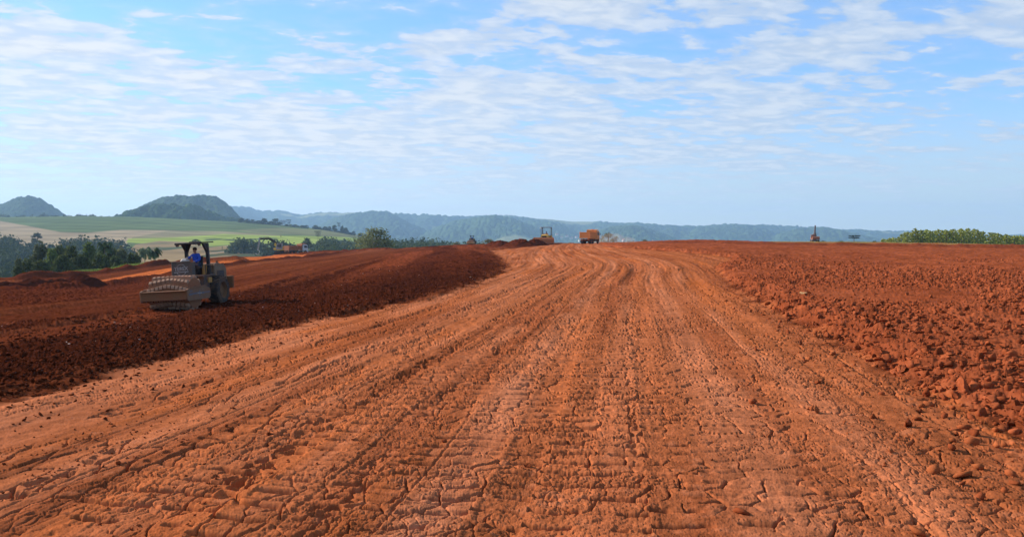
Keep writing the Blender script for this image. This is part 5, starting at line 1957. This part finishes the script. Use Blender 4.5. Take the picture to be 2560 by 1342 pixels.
roller = make_roller('road_roller', 'dusty padfoot roller with studded drum and black canopy on the dark soil')
settle(roller, 494, 36.4, R(-5), -0.10, R(-3.2), R(1.0))
roller.scale = (.94, .94, .95)
bpy.context.view_layer.update()
driver = make_person('person', 'person in a blue shirt driving the padfoot roller', M['shirt'], (0, 0, 0), 0)
driver.matrix_world = roller.matrix_world @ Matrix.Translation((0.02, 0.03, 1.97)) @ Matrix.Rotation(R(-12), 4, 'Z')

roller2 = copy_tree(roller)
roller2['label'] = 'distant padfoot roller half hidden by the crest left of the heaps'
settle(roller2, 1180, 227, R(-10), 0, 0, 0)
roller2.scale = (.87, .87, .87)
roller2.location.z = EYE - (612.5 - HOR) / F * 227
for ch in roller2.children:
    if ch.name.startswith(('front_beam', 'side_frame')):
        ch.data = ch.data.copy()
        ch.data.materials[0] = M['beam_sunlit']  # sunlit look of the far roller comes from this lighter paint
bpy.context.view_layer.update()
dr2 = copy_tree(driver)
dr2['label'] = 'person driving the distant padfoot roller on the crest'
dr2.matrix_world = roller2.matrix_world @ Matrix.Translation((0.02, 0.03, 1.97))


# ------------------------------------------------------------------ bulldozer, front towards -y
def make_dozer(name, label):
    e = empty(name, (0, 0, 0))
    tag(e, label, 'bulldozer')
    for sx in (-1, 1):
        t = MB()
        path = [(-1.55, .10), (1.35, .06), (1.75, .35), (1.70, .75), (1.35, 1.02), (-1.35, .98), (-1.85, .75), (-1.90, .40)]
        pts = []
        for i in range(len(path)):
            a, b = Vector(path[i]), Vector(path[(i + 1) % len(path)])
            n = max(1, int((b - a).length / 0.22))
            pts += [a + (b - a) * k / n for k in range(n)]
        for i, p in enumerate(pts):
            q = pts[(i + 1) % len(pts)]
            dv = (q - p).normalized()
            ang = math.atan2(dv.y, dv.x)
            rt = Matrix.Rotation(ang, 3, 'X')
            mid = (p + q) / 2
            t.box((sx * 1.0, mid.x, mid.y), (.56, (q - p).length * .96, .06), 0, rt)
            nn = Vector((dv.y, -dv.x))
            t.box((sx * 1.0, mid.x + nn.x * .05, mid.y + nn.y * .05), (.56, .04, .08), 0, rt)
        tr = t.build('track', M['rust'], e)
        w = MB()
        for y in (-1.5, 1.35):
            w.cyl((sx * .85, y, .55), (sx * 1.15, y, .55), .38, n=20)
        for k in range(6):
            w.cyl((sx * .85, -1.05 + .4 * k, .22), (sx * 1.15, -1.05 + .4 * k, .22), .13, n=12)
        w.box((sx * 1.0, -.1, .55), (.22, 2.6, .36), .03)
        w.build('track_rollers', M['caked'], tr)
    b = MB()
    b.box((0, .1, .78), (1.35, 3.2, .5), .04)
    b.build('body', M['yellow'], e)
    h = MB()
    h.prism([(-1.85, .8), (-1.85, 1.78), (-1.70, 1.90), (-.35, 2.02), (-.30, .9)], -.56, .56)
    hd = h.build('engine_hood', M['bright_yellow'], e)
    g = MB()
    g.box((0, -1.86, 1.36), (.86, .04, .74), 0)
    for k in range(7):
        g.box((0, -1.885, 1.05 + .1 * k), (.84, .03, .02), 0)
    g.build('radiator_grille', M['black'], hd)
    ex = MB()
    ex.cyl((.22, -1.0, 1.95), (.22, -1.0, 2.55), .06, n=10)
    ex.cyl((-.2, -1.1, 1.95), (-.2, -1.1, 2.25), .09, n=10)
    ex.build('exhaust_pipe', M['dark_steel'], hd)
    bl = MB()
    prof = [(-2.75, .02), (-2.90, .25), (-2.88, .7), (-2.74, 1.15), (-2.56, 1.42), (-2.46, 1.40), (-2.62, 1.0), (-2.68, .6), (-2.66, .28), (-2.5, .05)]
    bl.prism(prof, -1.95, 1.95)
    bl.prism([(-2.2, .02), (-3.0, .02), (-3.0, 1.12), (-2.3, 1.15)], -1.99, -1.93)
    bl.prism([(-2.2, .02), (-3.0, .02), (-3.0, 1.12), (-2.3, 1.15)], 1.93, 1.99)
    blade = bl.build('blade', M['caked'], e)
    pa = MB()
    for sx in (-1, 1):
        pa.bar((sx * 1.42, -2.5, .35), (sx * 1.42, .3, .5), .16, .22)
        pa.cyl((sx * .45, -1.8, 1.5), (sx * .7, -2.55, .8), .06, n=10)
        pa.cyl((sx * 1.30, -2.4, .9), (sx * 1.30, -1.2, .5), .06, n=10)
    pa.build('push_arms', M['yellow'], blade)
    fl_ = MB()
    for sx in (-1, 1):
        fl_.box((sx * .88, .5, 1.26), (.55, 1.7, .42), .05)
    fl_.box((0, 1.25, 1.45), (1.9, .75, .7), .06)
    fl_.build('fender', M['bright_yellow'], e)
    s = MB()
    s.box((0, .55, 1.45), (.6, .55, .2), .05)
    s.box((0, .85, 1.8), (.58, .14, .62), .05)
    s.build('seat', M['black'], e)
    ds = MB()
    ds.box((0, -.22, 1.75), (.9, .2, .62), .05)
    ds.build('dashboard', M['bright_yellow'], e)
    r_ = MB()
    for sx in (-1, 1):
        r_.bar((sx * .92, 1.2, 1.3), (sx * .86, 1.1, 3.28), .13, .15, (0, 1, 0))
        r_.bar((sx * .90, -.35, 1.3), (sx * .86, -.35, 3.28), .08, .08, (0, 1, 0))
    r_.build('roll_bar', M['dark_steel'], e)
    c = MB()
    c.box((0, .35, 3.33), (1.9, 1.75, .09), .03)
    cn = c.build('canopy', M['dark_steel'], e)
    l = MB()
    l.box((-.95, -.45, 3.22), (.26, .16, .26), .05)
    l.build('work_lamp', M['white'], cn)
    rp2 = MB()
    rp2.prism([(1.75, .5), (2.3, .3), (2.4, 1.1), (1.75, 1.0)], -.5, .5)
    rp2.build('ripper', M['rust'], e)
    return e


DOZ_D = 158.0
dozer = make_dozer('bulldozer', 'yellow bulldozer with soil caked blade behind the dark heaps')
settle(dozer, 1365, DOZ_D, R(-13), 0.0)
dozer.location.z = EYE - (612.2 - HOR) / F * DOZ_D
dozer.scale = (1.06, 1.06, 1.06)
bpy.context.view_layer.update()
dr3 = copy_tree(driver)
dr3['label'] = 'person in red shirt sitting on the bulldozer'
dr3.matrix_world = dozer.matrix_world @ Matrix.Translation((0, .50, 1.58))
for ch in dr3.children:
    if ch.name.startswith('shirt'):
        ch.data = ch.data.copy()
        ch.data.materials.clear()
        ch.data.materials.append(M['shirt_red'])


# ------------------------------------------------------------------ tipper truck, front towards +y
def make_truck(name, label, paint, cabpaint, slat=False):
    e = empty(name, (0, 0, 0))
    tag(e, label, 'tipper truck')
    ch = MB()
    for sx in (-1, 1):
        ch.box((sx * .42, 0, .92), (.10, 7.0, .26), .01)
    for y in (-2.6, -1.2, .4, 2.2):
        ch.box((0, y, .90), (.84, .12, .18), .01)
    ch.cyl((0, -2.2, .62), (0, -0.8, .62), .16, n=12)
    ch.box((.85, 0.75, .78), (.5, 1.1, .5), .06)
    ch.build('chassis', M['dark_steel'], e)
    for sx in (-1, 1):
        wheel(e, (sx * 1.03, 2.35, .53), .53, .30, M['caked'], 18, sx, 24)
        for y in (-1.05, -2.35):
            wheel(e, (sx * .93, y, .53), .53, .56, M['caked'], 18, sx, 24)
    d = MB()
    y0, y1, z0, z1, hw = -3.35, 1.05, 1.20, 2.42, 1.24
    d.box((0, (y0 + y1) / 2, z0 + .04), (2 * hw, y1 - y0, .10), .01)
    for sx in (-1, 1):
        d.box((sx * (hw - .03), (y0 + y1) / 2, (z0 + z1) / 2), (.06, y1 - y0, z1 - z0), .008)
        d.box((sx * (hw + .02), (y0 + y1) / 2, z1), (.14, y1 - y0, .12), .02)
        d.box((sx * (hw + .02), (y0 + y1) / 2, z0 + .03), (.12, y1 - y0, .12), .02)
        for k in range(7):
            d.box((sx * (hw + .03), y0 + .12 + k * (y1 - y0 - .24) / 6, (z0 + z1) / 2), (.10, .10, z1 - z0 - .06), .015)
    d.box((0, y1 - .03, (z0 + z1) / 2 + .2), (2 * hw, .06, z1 - z0 + .4), .01)
    # guard reaching over the cab
    d.prism([(y1 - .06, 2.6), (y1 - .06, 2.98), (y1 + 1.6, 3.08), (y1 + 1.6, 3.02), (y1 + .06, 2.9), (y1 + .04, 2.6)], -hw, hw)
    d.box((0, y1 + .8, 3.09), (.12, 1.5, .08), .01)
    body = d.build('dump_body', paint, e)
    t = MB()
    t.box((0, y0 - .03, (z0 + z1) / 2), (2 * hw - .04, .06, z1 - z0), .01)
    t.box((0, y0 - .07, z1 - .06), (2 * hw, .10, .12), .02)
    t.box((0, y0 - .07, z0 + .08), (2 * hw, .10, .12), .02)
    for sx in (-1, 1):
        t.box((sx * (hw - .06), y0 - .07, (z0 + z1) / 2), (.12, .10, z1 - z0), .02)
        t.cyl((sx * (hw - .02), y0 - .05, z1 + .14), (sx * (hw - .14), y0 - .05, z1 + .14), .06, n=10)
    if slat:
        for z in (z0 + .36, z0 + .62, z0 + .88):
            t.box((0, y0 - .075, z), (2 * hw - .2, .10, .10), .02)
    else:
        t.box((0, y0 - .075, (z0 + z1) / 2), (2 * hw - .2, .10, .08), .02)
    t.build('tailgate', paint, body)
    ld = MB()
    g = np.random.default_rng(3)
    nx, ny = 9, 14
    vs = [(-hw + .08 + (2 * hw - .16) * i / (nx - 1), y0 + .1 + (y1 - y0 - .2) * j / (ny - 1),
           1.75 + .35 * math.sin(math.pi * i / (nx - 1)) * math.sin(math.pi * j / (ny - 1)) + g.uniform(-.05, .05)) for j in range(ny) for i in range(nx)]
    ld.add(vs, [(j * nx + i, j * nx + i + 1, (j + 1) * nx + i + 1, (j + 1) * nx + i) for j in range(ny - 1) for i in range(nx - 1)])
    ld.build('soil_load', M['caked'], body)
    c = MB()
    c.prism([(1.35, .95), (1.35, 2.72), (1.55, 2.82), (2.75, 2.80), (3.05, 2.45), (3.22, 1.75), (3.25, .62), (2.9, .55), (2.85, .95), (2.6, 1.12), (2.1, 1.12), (1.9, .95)], -1.17, 1.17)
    cab = c.build('cab', cabpaint, e)
    w = MB()
    w.add([(-1.02, 3.215, 1.85), (1.02, 3.215, 1.85), (.98, 3.075, 2.45), (-.98, 3.075, 2.45)], [(0, 1, 2, 3)])
    w.build('windscreen', M['glass'], cab)
    for sx in (-1, 1):
        sw = MB()
        sw.prism([(1.85, 1.85), (1.85, 2.5), (2.72, 2.5), (2.98, 1.85)], sx * 1.172, sx * 1.18)
        sw.build('side_window', M['glass'], cab)
        mr = MB()
        mr.box((sx * 1.42, 2.95, 2.1), (.16, .08, .46), .03)
        mr.cyl((sx * 1.17, 2.9, 2.3), (sx * 1.42, 2.95, 2.25), .02, n=6)
        mr.cyl((sx * 1.17, 2.9, 1.9), (sx * 1.42, 2.95, 1.95), .02, n=6)
        mr.build('mirror', M['black'], cab)
        mf = MB()
        mf.box((sx * .93, -3.05, .55), (.60, .03, .62), .005)
        mf.build('mud_flap', M['rubber'], e)
        tl = MB()
        tl.box((sx * .80, -3.32, .98), (.34, .08, .14), .02)
        tl.build('tail_light', M['rust'], e)
    bp = MB()
    bp.box((0, -3.30, .82), (2.2, .10, .16), .02)
    bp.box((0, 3.28, .66), (2.3, .14, .34), .04)
    bp.build('bumper', M['caked'], e)
    return e


truck = make_truck('tipper_truck', 'orange tipper truck seen from behind on the crest of the road', M['orange'], M['orange'])
TR_D = 166.0
settle(truck, 1475, TR_D, R(-26), 0)
truck.scale = (.92, .92, 1.0)
truck.location.z = EYE - (609.6 - HOR) / F * TR_D
truck2 = make_truck('tipper_truck', 'brown tipper truck with ribbed tailgate parked beside the excavator', M['brown'], M['white'], True)
settle(truck2, 741, 226, R(-38), 0)
truck2.location.z = EYE - (635.5 - HOR) / F * 226


# ------------------------------------------------------------------ excavator, boom towards -x
def make_excavator(name, label, paint, boom, stick, bucket_turn, boompaint):
    e = empty(name, (0, 0, 0))
    tag(e, label, 'excavator')
    for sy in (-1, 1):
        t = MB()
        prof = [(-1.9, .35), (-1.75, .08), (1.75, .08), (1.9, .35), (1.85, .65), (1.65, .85), (-1.65, .85), (-1.85, .65)]
        t.prism(prof, sy * 1.05 - .3, sy * 1.05 + .3, 'y')
        for k in range(22):
            t.box((-1.7 + k * .162, sy * 1.05, .88), (.05, .60, .06), 0)
            t.box((-1.7 + k * .162, sy * 1.05, .06), (.05, .60, .06), 0)
        t.build('track', M['rubber'], e)
    u = MB()
    u.box((0, 0, .62), (1.6, 1.6, .4), .05)
    u.cyl((0, 0, .8), (0, 0, 1.05), .75, n=24)
    u.build('undercarriage', M['dark_steel'], e)
    b = MB()
    b.box((.55, 0, 1.20), (3.4, 2.5, .25), .04)
    b.box((.95, .35, 1.68), (2.2, 1.75, .75), .08)
    hs = b.build('house', paint, e)
    cw = MB()
    cw.prism([(1.75, 1.08), (2.35, 1.08), (2.60, 1.4), (2.60, 2.0), (2.35, 2.15), (1.75, 2.15)], -1.24, 1.24, 'y')
    cw.build('counterweight', paint, hs)
    cb = MB()
    cb.prism([(-1.35, 1.30), (-1.45, 1.9), (-1.15, 2.85), (.05, 2.9), (.1, 1.30)], -1.22, -.32, 'y')
    cab = cb.build('cab', M['pale_grey'] if paint is M['bright_yellow'] else paint, hs)
    g = MB()
    g.prism([(-1.20, 1.95), (-1.02, 2.72), (-.05, 2.75), (-.02, 1.75)], -1.235, -1.222, 'y')
    g.add([(-1.462, -1.15, 1.95), (-1.462, -.40, 1.95), (-1.185, -.40, 2.78), (-1.185, -1.15, 2.78)], [(0, 1, 2, 3)])
    g.build('cab_window', M['glass'], cab)
    bm_ = MB()
    pts = [Vector((p[0], .35, p[1])) for p in boom]
    for a, b2, h0 in zip(pts[:-1], pts[1:], (.55, .62, .5, .4)):
        bm_.bar(a, b2, .40, h0, (0, 1, 0) if False else (0, 0, 1) if abs((b2 - a).normalized().z) < .95 else (1, 0, 0))
    bo = bm_.build('boom', boompaint, e)
    ft = MB()
    ft.prism([(.2, 1.15), (-1.0, 1.15), (-2.2, 2.5), (-1.85, 3.05), (-1.45, 2.9), (-.4, 2.1), (.2, 2.0)], .06, .64, 'y')
    ft.box((-1.75, .35, 1.45), (.9, .9, .6), .05)
    ft.build('boom_foot', paint, bo)
    cy = MB()
    for sy in (.05, .65):
        cy.cyl((-.9, sy, 1.45), (pts[1].x * .9 + .1, sy, pts[1].z - .25), .08, n=10)
    cy.build('boom_cylinder', M['dark_steel'], bo)
    s = MB()
    q = [Vector((p[0], .35, p[1])) for p in stick]
    s.bar(q[0], q[1], .30, .42, (1, 0, 0) if abs((q[1] - q[0]).normalized().z) > .6 else (0, 0, 1))
    s.cyl(pts[-2] + Vector((0, 0, .45)), q[0] + Vector((-.05, 0, .1)), .07, n=10)
    so_ = s.build('stick', M['pale_grey'] if boompaint is M['black'] else boompaint, bo)
    bk = MB()
    c = q[1]
    m = Matrix.Rotation(bucket_turn, 3, 'Y')
    prof = [(-.15, .1), (.35, .05), (.55, -.35), (.45, -.85), (.05, -1.05), (-.45, -.95), (-.40, -.88), (.0, -.95), (.35, -.8), (.45, -.38), (.28, -.02), (-.12, .0)]
    pp = [(m @ Vector((a, 0, b3))) for a, b3 in prof]
    bk.prism([(c.x + p.x, c.z + p.z) for p in pp], -.25, .95, 'y')
    for k in range(5):
        t0 = m @ Vector((-.42, 0, -.92))
        t1 = m @ Vector((-.62, 0, -.86))
        bk.bar((c.x + t0.x, -.18 + .265 * k, c.z + t0.z), (c.x + t1.x, -.18 + .265 * k, c.z + t1.z), .10, .06)
    bk.build('bucket', M['pale_grey'], so_)
    return e


exc = make_excavator('excavator', 'yellow excavator with bent black boom reaching left beside the brown tipper', M['bright_yellow'],
                     [(-.5, 1.5), (-1.9, 3.25), (-3.4, 4.15), (-5.6, 4.05)], [(-5.75, 4.35), (-6.25, 1.05)], R(10), M['black'])
settle(exc, 706, 228, R(8), 0)
exc.scale = (1.12, 1.12, 1.12)
exc.location.z = EYE - (636.0 - HOR) / F * 228
exc2 = make_excavator('excavator', 'rust red excavator with its arm raised high on the right skyline', M['rust'],
                      [(-.5, 1.5), (-1.5, 3.4), (-1.35, 4.9), (-1.0, 6.3)], [(-.9, 6.2), (-2.3, 3.2)], R(-30), M['dark_steel'])
settle(exc2, 2037, 292, R(-100), 0)
exc2.location.z += 0.1

# ------------------------------------------------------------------ poles, mast and far houses
def pole(px, top, base, d, r_, label, mat, name='marker_pole', cat='pole'):
    x, y = (px - CX) / F * d, d
    zt = EYE - (top - HOR) / F * d
    zb = EYE - (base - HOR) / F * d - 1.0
    m = MB()
    m.cyl((0, 0, 0), (0, 0, zt - zb), r_, r_ * .9, 10)
    m.cyl((0, 0, zt - zb), (0, 0, zt - zb + r_ * 1.2), r_ * 1.25, r_ * .8, 10)
    o = m.build(name, mat, None)
    o.location = (x, y, zb)
    return tag(o, label, cat)


pole(1632, 600.5, 609, 212, 0.09, 'thin white post standing on the crest right of the dusty tree', M['white'])
pole(2046, 598.5, 605, 292, 0.16, 'short pale yellow post beside the rust red excavator', M['bright_yellow'])
# lattice mast on the far ridge
mx = (1532 - CX) / F * 5900
mz = EYE - (560 - HOR) / F * 5900
mm = MB()
for k in range(3):
    a = k * 2.094
    mm.cyl((3 * math.cos(a), 3 * math.sin(a), -25), (.6 * math.cos(a), .6 * math.sin(a), 24), .7, .4, 5)
for k in range(8):
    z = -20 + k * 5
    for j in range(3):
        a, b = j * 2.094, (j + 1) * 2.094
        r0, r1 = 3 - 2.4 * (z + 25) / 49, 3 - 2.4 * (z + 30) / 49
        mm.cyl((r0 * math.cos(a), r0 * math.sin(a), z), (r1 * math.cos(b), r1 * math.sin(b), z + 5), .3, n=4)
mo = mm.build('radio_mast', M['grey'], None)
mo.location = (mx, 5900, mz)
tag(mo, 'thin lattice mast on the far ridge above the orange truck', 'mast')


def house(px, py, d, w, h, rz, label, grp):
    x, y = (px - CX) / F * d, d
    e = empty('house', (x, y, EYE - (py - HOR) / F * d), rz)
    tag(e, label, 'house', grp)
    m = MB()
    m.box((0, 0, h / 2 - 1), (w, w * .7, h + 2), 0)
    m.build('wall', M['wall'], e)
    r_ = MB()
    r_.prism([(-w * .42, h), (0, h + w * .22), (w * .42, h)], -w * .54, w * .54)
    r_.build('roof', M['roof'], e)
    wn = MB()
    for k in (-.3, .3):
        wn.box((k * w, -w * .352, h * .55), (w * .14, .06, h * .4), 0)
    wn.build('window', M['glass'], e)
    return e


HG = 'pale houses in the hazy valley'
for i, (px, py, w) in enumerate([(1392, 588, 13), (1404, 595, 11), (1417, 592, 16), (1428, 597, 12), (1441, 594, 13), (1385, 601, 11), (1449, 603, 14), (1560, 603, 20), (1654, 606, 18), (1300, 600, 12)]):
    house(px, py, 3600 if i < 7 else 3300, w, 5.5, px * 1.3, 'pale little house in the hazy valley below the far hills', HG)

# ------------------------------------------------------------------ dust behind the truck
dm = bpy.data.materials.new('road_dust')
dm.use_nodes = True
q = NT(dm.node_tree)
pv = q.new('ShaderNodeVolumePrincipled')
pv.inputs['Color'].default_value = (0.85, 0.68, 0.55, 1)
pv.inputs['Density'].default_value = 0.045
pv.inputs['Anisotropy'].default_value = 0.3
ho = q.new('ShaderNodeOutputMaterial')
q.l.new(pv.outputs[0], ho.inputs['Volume'])
bm = bmesh.new()
for (dx_, dz_, rx, rz_) in ((0.0, 0.7, 2.8, 1.2), (2.6, 0.9, 3.0, 1.5), (5.4, 0.6, 2.6, 1.0)):
    qv = bmesh.ops.create_icosphere(bm, subdivisions=3, radius=1.0)
    for v in qv['verts']:
        v.co = Vector((v.co.x * rx + dx_, v.co.y * 3.0, v.co.z * rz_ + dz_))
me = bpy.data.meshes.new('dust')
bm.to_mesh(me)
bm.free()
me.materials.append(dm)
du = bpy.data.objects.new('dust', me)
COL.objects.link(du)
du.location = ((1503 - CX) / F * 176, 176, EYE - (609 - HOR) / F * 176)
tag(du, 'low pale dust raised beside the orange truck', 'dust', kind='stuff')

# ------------------------------------------------------------------ haze
def box_obj(name, x0, x1, y0, y1, z0, z1):
    v = [(x, y, z) for z in (z0, z1) for y in (y0, y1) for x in (x0, x1)]
    f = [(0, 2, 3, 1), (4, 5, 7, 6), (0, 1, 5, 4), (2, 6, 7, 3), (0, 4, 6, 2), (1, 3, 7, 5)]
    me = bpy.data.meshes.new(name)
    me.from_pydata(v, [], f)
    o = bpy.data.objects.new(name, me)
    COL.objects.link(o)
    return o


hz = tag(box_obj('haze', -7000, 7000, -400, 7900, -160, 330), 'pale blue haze that the distant hills fade into', 'haze', kind='stuff')
hm = bpy.data.materials.new('haze')
hm.use_nodes = True
q = NT(hm.node_tree)
pv = q.new('ShaderNodeVolumePrincipled')
pv.inputs['Color'].default_value = (0.42, 0.665, 0.98, 1)
pv.inputs['Density'].default_value = 0.000112
pv.inputs['Anisotropy'].default_value = 0.2
ho = q.new('ShaderNodeOutputMaterial')
q.l.new(pv.outputs[0], ho.inputs['Volume'])
hz.data.materials.append(hm)
